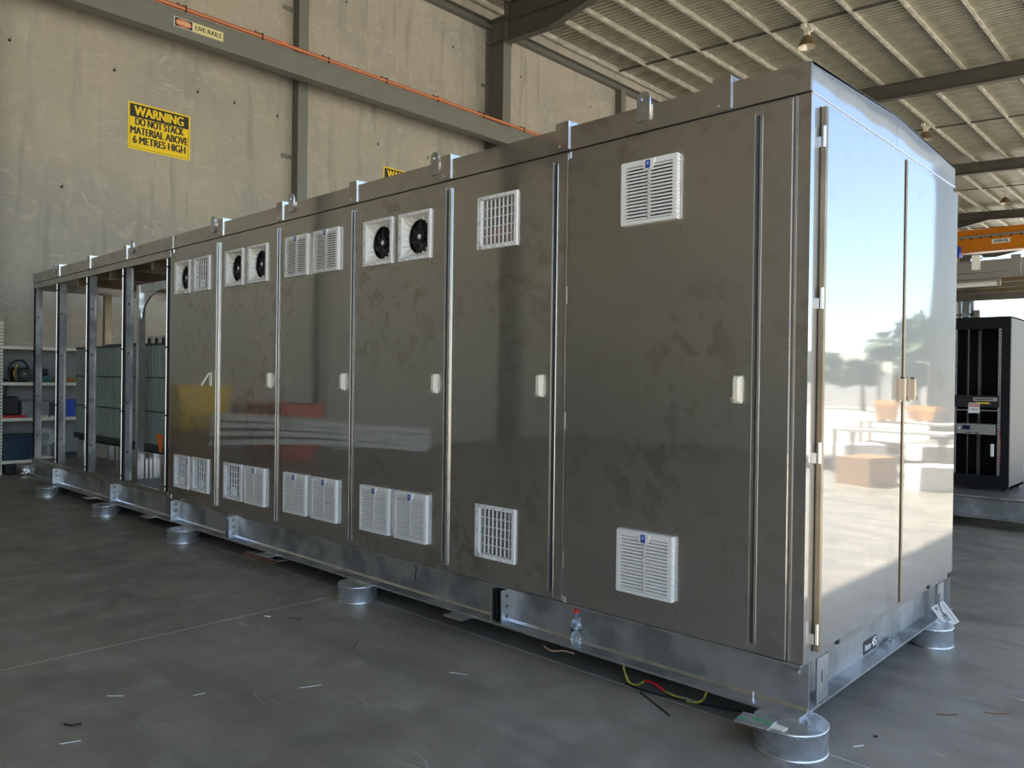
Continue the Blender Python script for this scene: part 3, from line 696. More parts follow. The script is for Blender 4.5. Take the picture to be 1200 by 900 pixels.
for k, (ya, yb) in enumerate(((.130, 1.262), (1.320, 2.395))):
    d = MB().box(.0, .026, ya, yb, DZ0+.002, 3.012, 'ss_end').build('end_door', EN, bevel=.002)
    MB().box(.001, .0275, ya-.028, ya-.001, DZ0+.002, 3.016, 'ssceil').build('door_edge', d)
    MB().box(-.001, .002, ya-.036, ya-.030, DZ0, 3.016, 'gap').build('door_gasket', d)
    if k == 0:
        for z in (.492, 1.36, 2.10, 2.87): MB().cyl((.022, ya-.034, z-.05), .008, .10, 'ss_edge', 2, 10).box(.0, .012, ya-.045, ya-.03, z-.05, z+.0, 'ss_edge').build('door_hinge', d)
    yh = 1.218 if k == 0 else 1.400
    hd = MB().box(.026, .038, -.018, .018, -.072, .072, 'tan').box(.038, .062, -.013, .013, -.062, .062, 'tan').box(.03, .052, -.010, .010, .062, .072, 'gap').tube([(.050, .012, -.04), (.062, .024, -.044), (.062, .026, -.058), (.050, .014, -.06)], .0035, 'gap', 6).build('door_handle', d, bevel=.004, label='tan latch handle'); hd.location = (0, yh, 1.665)
for y in (.40, 1.93): MB().box(.0, .012, y-.014, y+.014, .372, .400, 'gap').build('drain_plug', EN)

# open bays: posts, hinge rods, rails
MB().box(-LN, -7.085, -.002, .012, 2.985, HS-.004, 'ss').build('face_frame', EN)
MB().box(-LN, -7.085, -.002, .012, H0, H0+.05, 'ss').build('face_frame', EN)
for k, x in enumerate((-11.95, -10.85, -9.64, -8.40, -7.13)):
    mb = MB()
    mb.box(x-.035, x-.005, .0, .105, H0+.04, 2.99, 'galv').box(x-.035, x+.035, .0, .010, H0+.04, 2.99, 'blackm').box(x-.035, x+.02, .095, .105, H0+.04, 2.99, 'galv')
    for z in (.75, 1.35, 1.95, 2.55): mb.cyl((x-.005, .055, z), .012, .006, 'darkgrey', 0, 8)
    if k < 4: mb.build('post', EN)
    else: MB().box(x-.02, x+.045, -.0, .010, H0+.04, 2.99, 'blackm').build('post', EN)
    if k:
        h = MB().tube([(x-.006, -.014, H0+.06), (x-.006, -.014, 2.97)], .010, 'ss_edge', 8)
        for z in (.47, 1.25, 2.0, 2.88): h.box(x-.035, x+.028, -.022, -.002, z-.008, z+.008, 'blackm')
        h.build('hinge_rod', EN)
MB().box(-LN, -LN+.09, WD-.09, WD, H0+.04, 2.99, 'ssceil').build('corner_post', EN)
MB().box(-LN, -LN+.10, .99, 1.09, H0+.04, 2.97, 'ssceil').build('end_post', EN)
MB().box(-LN, -LN+.012, 0, WD, 2.96, HT-.005, 'ss').build('end_header', EN)
MB().box(-LN+.012, -7.06, WD-.012, WD, 2.96, HT-.005, 'ss').build('rear_header', EN)
for x in (-9.64, -7.6): MB().box(x-.09, x, WD-.09, WD, H0+.04, 2.97, 'ssceil').build('corner_post', EN)
# inner galvanised bracket frame
mb = MB().box(-8.70, -8.62, .26, .34, H0+.02, 2.82, 'alu').box(-8.62, -7.08, .27, .34, 2.72, 2.82, 'alu'); mb.build('inner_post', EN)
MB().prism([(-8.62, 2.38), (-8.54, 2.55), (-8.36, 2.66), (-8.10, 2.72), (-8.62, 2.72)], 1, .29, .31, 'alu').build('gusset', EN)
# skirt sheets under the transformer
for a, b in ((-11.3, -10.5), (-10.49, -9.7), (-9.69, -8.5), (-8.49, -7.15)):
    MB().box(a, b, .40, .412, H0+.02, .71, 'ss').build('skirt_panel', EN, bevel=.002)
MB().box(-10.92, -10.68, .392, .40, .49, .64, 'paper').build('white_notice', EN)
MB().box(-8.83, -8.62, .36, .39, H0+.02, .63, 'alu').build('foot_bracket', EN)

# base frame -------------------------------------------------------
B0, B1 = .126, .359
bf = MB().box(-LN, .014, .030, .038, B0, B1, 'galv').box(-LN, .014, -.070, .030, B0, B0+.013, 'galv').box(-LN, -.012, -.012, .030, B1-.010, B1, 'galv').build('base_beam', EN)
MB().prism([(.030, B0+.013), (.018, B0+.013), (.022, B0+.019), (.030, B0+.027)], 0, -LN, .012, 'alu').box(-LN, .014, -.0715, -.070, B0, B0+.013, 'alu').build('flange_edge', bf)
br = MB().box(-LN, .014, WD-.038, WD-.030, B0, B1, 'galv').box(-LN, .014, WD-.030, WD+.07, B0, B0+.013, 'galv').build('base_beam', EN)
be = MB().box(-.078, -.070, .038, WD-.04, B0, B1, 'galv').box(-.070, .014, .03, WD-.03, B0, B0+.013, 'galv').box(-.070, -.02, .03, WD-.03, B1-.010, B1, 'galv').build('base_beam', EN)
MB().box(-LN, -LN+.01, .038, WD-.04, B0, B1, 'galv').build('base_beam', EN)
for x in (-10, -8, -6, -4, -2): MB().box(x-.03, x+.03, .04, WD-.04, B0+.05, B1, 'galv').build('cross_member', EN)
def stiff(x, holes_, two=False):
    ol = [(-.066, B0+.013), (.030, B0+.013), (.030, B1-.010), (-.066, B1-.010)]
    hs = [circ(-.018, z, .011, 12) for z in holes_]
    FXm = FX.copy()
    holed(ol, hs, .010, 'alu', 'stiffener_plate', bf, Matrix.Translation((x, 0, 0)) @ FX)
for x in (-10.80, -8.60): stiff(x, (.18, .245, .31))
stiff(-6.86, ())
b_ = MB()
for z in (.180, .245, .310): b_.cyl((-6.855, -.018, z), .024, .008, 'galv', 0, 6).cyl((-6.847, -.018, z), .012, .010, 'galv', 0, 12)
b_.build('bolt_heads', bf)
stiff(-5.56, (.18, .245, .31)); MB().box(-5.63, -5.62, -.066, .03, B0+.013, B1-.01, 'alu').build('stiffener_plate', bf)
stiff(-1.925, (.18, .245, .31)); MB().box(-2.02, -2.005, -.066, .03, B0+.013, B1-.01, 'alu').box(-1.985, -1.972, -.05, .03, B0+.013, B1-.01, 'blackm').build('stiffener_plate', bf)
# end-beam stiffeners with slots
def slot(c, z, n=6, r=.010, h=.022):
    return [(c+r*math.cos(a), z+h+r*math.sin(a)) for a in [math.pi*k/n for k in range(n+1)]]+[(c-r*math.cos(a), z-h-r*math.sin(a)) for a in [math.pi*k/n for k in range(n+1)]]
for ya, yb in ((.145, .285), (2.135, 2.275)):
    c = (ya+yb)/2
    holed([(ya, B0+.013), (yb, B0+.013), (yb, B1-.002), (ya, B1-.002)], [slot(c-.01, .26)], .008, 'galv', 'stiffener_plate', be, Matrix.Translation((.002, 0, 0)) @ FX)
MB().cyl((.0, -.0, .318), .013, .03, 'galv', 1, 6).build('bolt_heads', bf).location = (-.035, .0, 0)
# stuck bolt on the flange, number plate on the end beam
MB().cyl((-.235, -.035, B0+.013), .007, .045, 'alu', 2, 10).cyl((-.235, -.035, B0+.013), .013, .008, 'alu', 2, 6).build('flange_bolt', bf)
MB().box(-.070, -.066, .985, 1.190, .150, .225, 'signblack').build('number_plate', be)
put_text('Item', .055, 'paper', FX, (-.0655, 1.045, .186), be, w=.09)
put_text('45', .075, 'paper', FX, (-.0655, 1.145, .190), be, w=.065, bold=.001)
mb = MB()
for k in range(9): mb.box(-.045+.008*random.random(), -.02, 1.25+.022*k, 1.262+.022*k+.01*random.random(), B0+.013, B0+.02+.03*random.random(), random.choice(['alu', 'blackm', 'galv']))
mb.build('swarf', be, kind='stuff')
# drip line of black sealant on web
MB().tube(smooth_path([(-2.885, .026, .352), (-2.88, .027, .30), (-2.89, .027, .26), (-2.883, .027, .215)]), .004, 'gap', 5).build('sealant_drip', bf)
# outrigger tabs under the flange
for x in (-9.15, -7.30, -4.72, -2.25):
    MB().box(x-.10, x+.07, -.175, -.07, B0-.004, B0+.006, 'alu').build('flange_tab', bf)

# galvanised pipe stubs
stubs = [(-.020, -.085, .164), (-3.43, -.09, .152), (-6.40, -.13, .157), (-8.50, -.14, .159), (-10.60, -.17, .164), (.0, 2.00, .138), (-3.43, 2.3, .15), (-6.4, 2.3, .15), (-10.6, 2.3, .15)]
sl = ['largest galvanized pipe footing, under the nearest enclosure corner', 'galvanized pipe footing second from the nearest corner, with a bright vertical glint', 'galvanized pipe footing third from the nearest corner, under the bolted plate', 'galvanized pipe footing second from the far left end, with a ring mark', 'galvanized pipe footing at the far left end of the enclosure', 'galvanized pipe footing at the right rear corner, below the white tag',
      'rear galvanized pipe footing, nearest hidden one', 'rear galvanized pipe footing, middle hidden one', 'rear galvanized pipe footing, farthest hidden one']
for (x, y, r), lab in zip(stubs, sl):
    if y > 2.1: continue
    t = thing('pipe_footing', lab, 'footing', 'galvanized pipe footings under the enclosure', (x, y, 0))
    MB().lathe((0, 0, 0), [(r, .0), (r, .112), (r+.003, .116), (r+.003, .125), (r-.004, .1255)], 'galv_pipe', 40).build('pipe_wall', t)
    MB().lathe((0, 0, 0), [(r+.003, .0), (r+.004, .006), (r, .010)], 'alu', 40).build('cut_rim', t)
    MB().cyl((0, 0, .116), r-.002, .0095, 'galv_pipe', 2, 40).build('cap_plate', t)
mb = MB()
mb.tube([(.0+.09*math.cos(a), 0, .06+.042*math.sin(a)) for a in [2*math.pi*k/20 for k in range(21)]], .002, 'alu', 4)
# loose packing plates at the near footing
pl = tag(MB().box(-.235, -.075, -.285, -.16, .126, .134, 'galv_pipe').build('packing_plate', bevel=.004), 'flat galvanized packing plate with green tape, on the nearest footing', 'plate')
pl.rotation_euler = (0, 0, .12); pl.location = (0, .015, .0)
tp = tag(MB().box(-.15, -.06, -.215, -.207, .1345, .1375, 'green').box(-.20, -.17, -.25, -.235, .1345, .1365, 'green').build('green_tape'), 'scrap of green tape lying on the galvanized packing plate', 'tape')
pp = tag(MB().box(-.065, .01, -.235, -.185, .1262, .130, 'cream').build('wood_shim'), 'pale wooden shim beside the packing plate on the nearest footing', 'shim')

# hanging tag
tg = thing('hanging_tag', 'white printed tag on a black cable tie at the rear base corner', 'tag')
me = MB()
c0 = Vector((.06, 2.11, .175)); h_ = Vector((.966, .26, 0)); nn = Vector((.26, -.966, 0)); ax = h_*.6-Vector((0, 0, .8)); bx_ = h_*.8+Vector((0, 0, .6))
def q4(u0, u1, v0, v1, x0, x1, mtl, mb):
    vs = []
    for xx in (x0, x1):
        for (a, b) in ((u0, v0), (u1, v0), (u1, v1), (u0, v1)):
            p = c0+ax*a+bx_*b+nn*(xx-.05); vs.append(tuple(p))
    mb.add(vs, [(3, 2, 1, 0), (4, 5, 6, 7), (0, 1, 5, 4), (1, 2, 6, 5), (2, 3, 7, 6), (3, 0, 4, 7)], mtl)
q4(-.078, .078, -.046, .046, .050, .052, 'paper', me); me.build('tag_card', tg)
me = MB()
for k in range(6): q4(-.005+.009*k, -.001+.009*k, -.022, .012, .052, .0525, 'signblack', me)
q4(-.065, -.045, -.03, -.015, .052, .0525, 'unitgrey', me); q4(-.065, .065, .027, .031, .052, .0525, 'unitgrey', me); me.build('barcode', tg)
MB().tube(smooth_path([(.006, 2.16, .29), (.020, 2.10, .27), (.030, 2.085, .24), (.05, 2.09, .19), (.075, 2.10, .165)]), .003, 'gap', 6).build('cable_tie', tg)

# water bottle on the flange
wb = thing('water_bottle', 'small clear plastic water bottle with a red cap standing on the base flange', 'bottle', None, (-1.345, -.030, B0+.0155))
prof = [(.001, 0), (.026, .001), (.030, .006), (.030, .035), (.0285, .04), (.030, .045), (.030, .075), (.028, .08), (.030, .085), (.030, .13), (.026, .155), (.014, .178), (.0125, .185), (.0125, .19)]
MB().lathe((0, 0, 0), prof, 'pet', 24).build('bottle_body', wb)
MB().lathe((0, 0, 0), [(.001, .003), (.027, .004), (.0275, .02), (.0275, .095), (.001, .095)], 'water', 24).build('water', wb)
MB().lathe((0, 0, 0), [(.0306, .10), (.0306, .135)], 'label', 24).build('paper_label', wb)
MB().cyl((0, 0, .188), .015, .018, 'cap', 2, 20).build('bottle_cap', wb)

# cables below
cbl = thing('earth_cable', 'yellow cable with a red joint drooping below the enclosure base', 'cable')
MB().tube(smooth_path([(-1.03, .02, .122), (-1.03, .01, .07), (-.985, .0, .012), (-.93, .0, .012), (-.885, .01, .045)]), .006, 'cable_yellow').build('cable_run', cbl)
MB().tube(smooth_path([(-.89, .01, .044), (-.83, .012, .045), (-.76, .012, .020)]), .0075, 'cable_red').build('heatshrink', cbl)
MB().tube(smooth_path([(-.77, .012, .022), (-.68, .015, .010), (-.60, .018, .008), (-.545, .02, .03), (-.52, .02, .075), (-.51, .02, .13)]), .006, 'cable_yellow').build('cable_run', cbl)
tag(MB().tube(smooth_path([(-.97, .15, .125), (-.94, .15, .09), (-.88, .14, .07), (-.80, .12, .045)]), .006, 'cable_yellow').build('cable_offcut'), 'short yellow cable end hanging behind the drooping cable', 'cable')
tag(MB().tube(smooth_path([(-1.0, -.02, .006), (-.85, -.03, .006), (-.7, -.0, .006), (-.5, .05, .006), (-.3, .12, .006)]), .006, 'cable_black').build('black_cable'), 'black cable lying on the floor below the yellow cable', 'cable')
tag(MB().tube([(-.87, -.06, .004), (-.60, -.20, .004)], .004, 'cable_black').build('cable_tie'), 'long straight black cable tie on the floor in front of the yellow cable', 'cable tie')
tag(MB().box(-1.01, -.88, .10, .12, .10, .108, 'paper').build('white_strip'), 'white plastic strip behind the yellow cable under the base', 'strip')
tag(MB().box(-.69, -.58, .03, .05, .0, .008, 'paper').build('white_strip'), 'white plastic strip on the floor under the yellow cable sag', 'strip')
tag(MB().tube(smooth_path([(-1.62, .0, .06), (-1.55, .0, .045), (-1.48, .02, .06), (-1.42, .05, .05)]), .004, 'copperhi').build('wire_offcut'), 'curled pale wire offcut under the beam left of the water bottle', 'wire')
# timber and plate under beam
tb = tag(MB().prism([(-5.45, 0), (-5.36, .045), (-5.0, .05), (-4.8, .015), (-4.85, 0)], 1, .02, .16, 'wood').build('timber_offcut'), 'split brown timber offcut on the floor under the base beam', 'timber')
tag(MB().box(-5.25, -4.72, -.02, .28, .052, .060, 'unitgrey').build('grey_plate'), 'dark grey plate lying on the timber offcut under the base beam', 'plate')

# floor litter
def bit(name, label, cat, pts, r, mtl): tag(MB().tube([(x, y, r*.4) for x, y in pts], r*.4, mtl, 6).build(name), label, cat)
bit('plastic_offcut', 'white plastic crumb on the floor in front of the second footing', 'scrap', [(-3.51, -.82), (-3.47, -.80)], .010, 'paper')
bit('wire_offcut', 'bent black wire offcut on the floor right of the white crumb', 'wire', [(-3.36, -.72), (-3.30, -.66), (-3.26, -.72)], .004, 'cable_black')
bit('wire_offcut', 'short black wire offcut on the open floor below the second footing', 'wire', [(-2.62, -.66), (-2.52, -.78)], .005, 'cable_black')
bit('plastic_offcut', 'black plastic lump on the bare floor at the lower left', 'scrap', [(-2.61, -2.37), (-2.57, -2.35), (-2.56, -2.31)], .012, 'cable_black')
bit('paper_scrap', 'white paper sliver on the floor above the black lump', 'scrap', [(-2.83, -2.10), (-2.77, -2.04)], .004, 'paper')
bit('wire_offcut', 'white wire offcut on the floor at the lower left edge', 'wire', [(-2.41, -2.45), (-2.38, -2.37)], .004, 'paper')
bit('wire_offcut', 'long white wire offcut on the middle of the bare floor', 'wire', [(-2.22, -1.33), (-2.17, -1.22)], .003, 'paper')
bit('wire_offcut', 'white wire offcut lying below the long one on the floor', 'wire', [(-2.52, -1.78), (-2.51, -1.72)], .003, 'paper')
bit('wire_offcut', 'thin white wire offcut near the floor joint, left of the yellow cable', 'wire', [(-1.82, -.60), (-1.72, -.55)], .003, 'paper')
bit('leaf', 'dark brown dry leaf on the floor right of the enclosure end', 'leaf', [(.36, .80), (.40, .82), (.44, .87)], .008, 'wood')
bit('leaf', 'reddish dry leaf on the floor near the right edge', 'leaf', [(.53, 1.00), (.58, 1.02), (.63, 1.08)], .007, 'wood')
bit('plastic_offcut', 'small dark nut on the floor right of the nearest footing', 'scrap', [(.22, .30), (.235, .31)], .010, 'cable_black')
bit('paper_scrap', 'small white scrap on the floor beside the nearest footing', 'scrap', [(.19, .12), (.22, .17)], .005, 'paper')

# ================================================================== TRANSFORMER (stands in the open bays)
tr = thing('transformer', 'grey-green transformer with ribbed cooling fins in the open bays', 'transformer')
TX0, TX1, TY0, TY1 = -11.69, -7.25, .50, 1.75
MB().box(TX0+.35, TX1-.1, TY0+.35, TY1, .50, 2.00, 'transf').build('tank', tr)
MB().box(TX0, TX1, TY0-.02, TY1, .72, .80, 'transf_dark').box(TX0+.1, TX1-.02, TY0+.02, TY1-.1, .40, .72, 'transf_dark').build('base', tr)
MB().box(TX0-.01, TX1, TY0, TY1, 2.075, 2.10, 'transf_dark').box(-10.75, -9.6, TY0+.1, TY0+.3, 2.10, 2.13, 'transf_dark').build('cover', tr)
f = MB(); x = TX0+.02; k = 0
while x < TX1-.04: f.box(x, x+.034, TY0+.01, TY0+.36, .80, 2.075, 'transf'); x += .105; k += 1
f.box(TX0, TX0+.02, TY0+.01, TY0+.36, .80, 2.075, 'transf')
fm = f; fo = fm.build('cooling_fins', tr)
for z in (1.22, 1.66): MB().box(TX0, TX1, TY0-.004, TY0+.010, z-.008, z+.008, 'transf_dark').build('fin_rod', tr)
mb = MB()
for x in (-9.86, -9.62, -9.38): mb.box(x, x+.17, .86, .98, 2.10, 2.24, 'white').box(x+.02, x+.10, .85, .86, 2.13, 2.21, 'black')
mb.build('terminal_box', tr)
MB().cyl((-10.3, .8, 2.10), .03, .16, 'trunk', 2, 10).build('valve', tr)
MB().box(-9.30, -9.15, .95, 1.2, 2.10, 2.55, 'transf').build('expansion_box', tr)
tag(MB().prism([(-8.32, .97), (-8.16, .95), (-8.20, .74)], 1, .36, .385, 'brightorange').build('orange_flag'), 'orange plastic triangle hanging at the transformer base', 'marker')

# ================================================================== SHELVES with contents
SH = thing('shelving_unit', 'cream steel shelving against the back wall at the far left', 'shelving')
SXf, SXb = -13.50, -13.95
for z in (2.15, 1.545, .945, .235):
    MB().box(SXb, SXf, -.04, 2.35, z-.055, z-.005, 'shelf').build('shelf', SH)
for y in (-.09, 2.35):
    for x in (SXf-.04, SXb):
        mb = MB().box(x, x+.04, y, y+.05, 0, 2.55 if y < 0 else 2.2, 'shelf'); mb.build('upright', SH)
mb = MB()
z = .1
while z < 2.5: mb.box(SXf, SXf+.002, -.075, -.055, z, z+.02, 'joint'); z += .055
mb.build('upright_slots', SH)
MB().box(SXb-.02, SXb, -.04, 2.35, .2, 2.14, 'shelfback').build('back_panel', SH)
ST = lambda z: z-.004
def stc(o, lab, cat): return tag(o, lab, cat)
g = thing('portable_machine', 'black round-bodied portable machine on the upper middle shelf', 'machine')
MB().box(-13.9, -13.56, .15, .36, ST(1.545), 1.79, 'black').build('body', g, bevel=.03)
MB().cyl((-13.56, .285, 1.68), .07, .03, 'darkgrey', 0, 20).cyl((-13.535, .285, 1.68), .02, .01, 'unitgrey', 0, 12).build('lens', g)
MB().tube(smooth_path([(-13.72, .12, 1.58), (-13.72, .11, 1.80), (-13.72, .20, 1.90), (-13.72, .33, 1.89), (-13.72, .40, 1.75)]), .018, 'black').build('carry_handle', g)
MB().tube([(-13.60, .17, 1.56), (-13.58, .14, 1.70), (-13.58, .19, 1.84)], .010, 'binyellow').build('yellow_strip', g)
g = thing('power_tool', 'teal and black cordless tool on the upper middle shelf', 'tool')
MB().box(-13.85, -13.6, .57, .70, ST(1.545)+.0, 1.66, 'teal').build('body', g, bevel=.02)
MB().box(-13.83, -13.62, .56, .68, 1.66, 1.78, 'black').build('grip', g, bevel=.03)
tag(MB().box(-13.85, -13.55, .90, 1.12, ST(1.545), 1.63, 'cardboard').build('cardboard_box'), 'low brown cardboard box on the upper middle shelf', 'box')
g = thing('black_cable_coil', 'low heap of black cable at the left end of the upper middle shelf', 'cable'); MB().tube([(-13.7+.06*math.cos(a), .01+.06*math.sin(a), 1.555+.002*a) for a in [.5*k for k in range(40)]], .012, 'black', 6).build('coil', g)
g = thing('tool_case', 'black hard case with an upright handle on the lower middle shelf', 'case')
MB().box(-13.85, -13.60, -.03, .22, .985, 1.30, 'black').build('case_body', g, bevel=.03)
MB().tube(smooth_path([(-13.7, .05, 1.28), (-13.7, .06, 1.44), (-13.72, .09, 1.47)]), .015, 'black').build('case_handle', g)
tag(MB().box(-13.84, -13.54, -.035, .33, ST(.945), .985, 'red').build('flat_case', bevel=.008), 'flat red case under the black case on the lower middle shelf', 'case')
mb = MB().box(-13.88, -13.58, .27, .68, ST(.945), 1.20, 'greytub').box(-13.89, -13.57, .26, .69, 1.20, 1.225, 'greytub'); tag(mb.build('storage_box', bevel=.01), 'smoky grey lidded storage box on the lower middle shelf', 'box')
rng = random.Random(3)
for k in range(6):
    tag(MB().box(-13.56, -13.51, .47+.045*k, .505+.045*k, ST(.945), .965+.02*rng.random(), rng.choice(['copperhi', 'unitgrey', 'black', 'cream'])).build('pipe_fitting'), ['leftmost', 'second', 'third', 'fourth', 'fifth', 'rightmost'][k]+' small fitting in the row before the grey storage box', 'fitting', 'small fittings on the lower middle shelf')
mb = MB().prism([(.93, .942), (1.13, .942), (1.17, 1.24), (.89, 1.24)], 0, -13.85, -13.6, 'bluep'); tag(mb.build('blue_tub', bevel=.01), 'bright blue plastic tub on the lower middle shelf', 'tub')
g = thing('storage_tub', 'large dark navy storage tub on the lowest shelf', 'tub')
MB().prism([(.0, .231), (.40, .231), (.43, .62), (-.025, .62)], 0, -13.9, -13.55, 'navy').build('tub_body', g, bevel=.01)
MB().box(-13.93, -13.50, -.035, .46, .62, .66, 'navy').build('tub_rim', g, bevel=.008)
mb = MB()
for y in (.04, .12, .20, .28, .36): mb.box(-13.55, -13.535, y-.008, y+.008, .25, .61, 'navy')
mb.build('rib', g)
g = thing('wrapped_fan', 'round fan wrapped in clear film on the lowest shelf', 'fan')
mb = MB().cyl((-13.74, .66, .60), .15, .10, 'bag', 0, 24); mb.build('film_wrap', g)
MB().cyl((-13.72, .66, .60), .06, .05, 'black', 0, 16).box(-13.72, -13.68, .60, .68, .28, .60, 'black').build('fan_motor', g)
MB().cyl((-13.70, .66, .231), .10, .30, 'bag', 2, 16, .05).cyl((-13.70, .66, .231), .11, .03, 'white', 2, 20).build('stand', g)
tag(MB().box(-13.85, -13.52, .86, 1.2, ST(.235), .30, 'transf_dark').build('tool_tray'), 'low dark tray at the right of the lowest shelf', 'tray')
g = thing('foil_roll', 'crumpled silver foil roll on the floor under the lowest shelf', 'roll')
mb = MB(); rr = random.Random(5); prof = [(.13+.02*rr.random(), .003+.018*k) for k in range(10)]; mb.lathe((-13.35, .30, 0), [(.02, .003)]+prof+[(.02, .17)], 'foil', 20); mb.build('foil', g)
tag(MB().box(-13.75, -13.5, .02, .17, .0, .17, 'black').build('black_box', bevel=.01), 'black box on the floor left of the foil roll', 'box')
tag(MB().box(-13.05, -12.80, .05, .30, .0, .006, 'alu').build('metal_offcut'), 'thin bright metal offcut on the floor in front of the foil roll', 'plate')

# ================================================================== SECOND ENCLOSURE (right background)
E2 = thing('equipment_enclosure', 'open-sided grey steel enclosure behind at the right edge, holding a black rack', 'enclosure')
Y2, X2a, X2b = 7.0, -11.8, .35
MB().box(X2a, X2b, Y2+.03, Y2+.04, .126, .375, 'galv').box(X2a, X2b, Y2-.07, Y2+.03, .126, .139, 'galv').box(X2a, X2b, Y2-.03, Y2+.03, .362, .375, 'galv').build('base_beam', E2)
MB().box(X2a, X2b, Y2+2.36, Y2+2.4, .126, .375, 'galv').build('base_beam', E2)
MB().box(X2b-.04, X2b, Y2+.04, Y2+2.36, .126, .375, 'galv').build('base_beam', E2)
MB().box(X2a, X2b, Y2, Y2+2.4, .345, .362, 'interior').build('floor_plate', E2)
MB().box(X2a, X2b, Y2, Y2+.012, 3.048, 3.185, 'ss').build('fascia', E2)
MB().box(X2a, X2b, Y2+.004, Y2+.018, 2.975, 3.040, 'ss').build('face_frame', E2)
MB().box(X2a, X2b, Y2+2.39, Y2+2.4, 2.94, 3.185, 'ss').build('rear_header', E2)
MB().prism([(Y2-.01, 3.17), (Y2+1.2, 3.24), (Y2+2.41, 3.17), (Y2+2.41, 3.19), (Y2+1.2, 3.26), (Y2-.01, 3.19)], 0, X2a, X2b, 'ss').build('roof_panel', E2)
for y in (.5, 1.1, 1.7): MB().box(X2a, X2b, Y2+y, Y2+y+.08, 2.98, 3.08, 'ssceil').build('roof_batten', E2)
for x in (-10.8, -9.6, -8.4, -7.2, -6.0, -4.8, -3.6, -2.4): MB().box(x-.1, x, Y2-.018, Y2+2.41, 3.19, 3.235, 'ss').build('roof_rib', E2)
MB().box(-.55, -.45, Y2-.018, Y2, 3.0, 3.23, 'ss').build('roof_rib', E2)
for x in (X2a, -7, -3.4, X2b-.1): MB().box(x, x+.1, Y2+.02, Y2+.12, .375, 2.87, 'ss').build('post', E2)
for x in (X2a, -7, -4.2, -1.46, X2b-.1): MB().box(x, x+.08, Y2+2.3, Y2+2.39, .375, 2.80, 'ss').build('post', E2)
MB().box(-2.6, -1.47, Y2+2.34, Y2+2.38, 2.72, 2.76, 'window').box(-1.51, -1.47, Y2+2.34, Y2+2.38, 2.2, 2.94, 'window').box(-1.66, -1.63, Y2+2.34, Y2+2.38, 2.2, 2.94, 'window').build('window_frame', E2)
MB().box(-2.6, -1.51, Y2+2.355, Y2+2.36, 2.2, 2.94, 'pane').build('window_pane', E2)
tl = thing('tube_light', 'long white tube light under the roof edge of the background enclosure', 'lamp')
MB().cyl((-2.9, Y2+.3, 2.945), .034, 2.16, 'white', 0, 16).build('tube_cover', tl); MB().cyl((-.745, Y2+.3, 2.945), .036, .03, 'unitgrey', 0, 16).build('end_cap', tl)
MB().box(-2.9, -.72, Y2+.28, Y2+.32, 2.975, 3.0, 'unitgrey').build('mounting_rail', tl)
jb_ = thing('lifting_bracket', 'pale grey bracket plate clipped over the background enclosure roof edge', 'bracket')
MB().box(-.95, -.865, Y2-.035, Y2-.022, 3.08, 3.22, 'cream').box(-.95, -.865, Y2-.035, Y2+.12, 3.22, 3.255, 'cream').build('plate', jb_)
# rack
rk = thing('server_rack', 'tall black equipment rack standing inside the background enclosure', 'rack')
RX0, RX1, RY0, RY1, RZ0, RZ1 = -1.38, -.73, Y2+.75, Y2+1.5, .362, 2.60
mb = MB(); RY0 = 7.72
RX0, RX1 = -1.36, -.68
mb.box(RX0, RX1, RY0, RY0+.04, 2.42, 2.57, 'blackm').box(RX0, RX1, RY0, RY0+.04, .40, .56, 'blackm').box(RX0, RX0+.045, RY0, RY0+.04, .56, 2.42, 'blackm').box(RX1-.10, RX1, RY0, RY0+.04, .56, 2.42, 'blackm')
mb.box(RX0, RX1, RY0+.04, RY1+.1, 2.55, 2.57, 'blackm').box(RX0, RX1, RY0+.04, RY1+.1, .40, .43, 'blackm').box(RX0, RX0+.015, RY0+.04, RY1+.1, .43, 2.55, 'blackm').build('frame', rk)
MB().box(RX1-.008, RX1, RY0+.045, RY1+.1, .40, 2.57, 'interior').build('side_panel', rk, label='grey reflective side panel')
MB().box(RX0+.02, RX1-.01, RY1+.08, RY1+.1, .43, 2.55, 'blackm').build('rear_panel', rk)
for x in (RX0+.045, RX1-.135):
    mb = MB().box(x, x+.032, RY0+.03, RY0+.04, .50, 2.42, 'alu')
    z = .52
    while z < 2.4: mb.box(x+.010, x+.022, RY0+.028, RY0+.031, z, z+.014, 'gap'); z += .035
    mb.build('mounting_rail', rk)
MB().box(RX0+.16, RX0+.20, RY1-.05, RY1, .45, 2.45, 'unitgrey').box(RX1-.26, RX1-.245, RY1-.05, RY1, .45, 2.45, 'darkgrey').build('rear_rail', rk)
for x, yy in ((RX0+.05, RY0+.06), (RX1-.05, RY0+.06), (RX0+.05, RY1), (RX1-.05, RY1)): MB().cyl((x, yy, .362), .02, .04, 'black', 2, 10).build('foot', rk)
sw = thing('network_switch', 'black network switch with a silver port strip in the black rack', 'switch')
MB().box(-1.30, -.80, RY0-.01, RY0+.3, 1.42, 1.57, 'black').build('chassis', sw)
mb = MB().box(-1.08, -.815, RY0-.014, RY0-.01, 1.50, 1.545, 'alu')
for k in range(12): mb.box(-1.065+.018*k, -1.053+.018*k, RY0-.016, RY0-.013, 1.513, 1.533, 'gap')
mb.build('port_strip', sw); MB().box(-1.05, -.895, RY0-.014, RY0-.01, 1.465, 1.485, 'binyellow').build('yellow_label', sw)
MB().box(-1.30, -.80, RY0-.02, RY0+.25, 1.375, 1.385, 'unitgrey').build('tray', sw)
dg = thing('danger_label', 'small white label with red header hung in the rack', 'label')
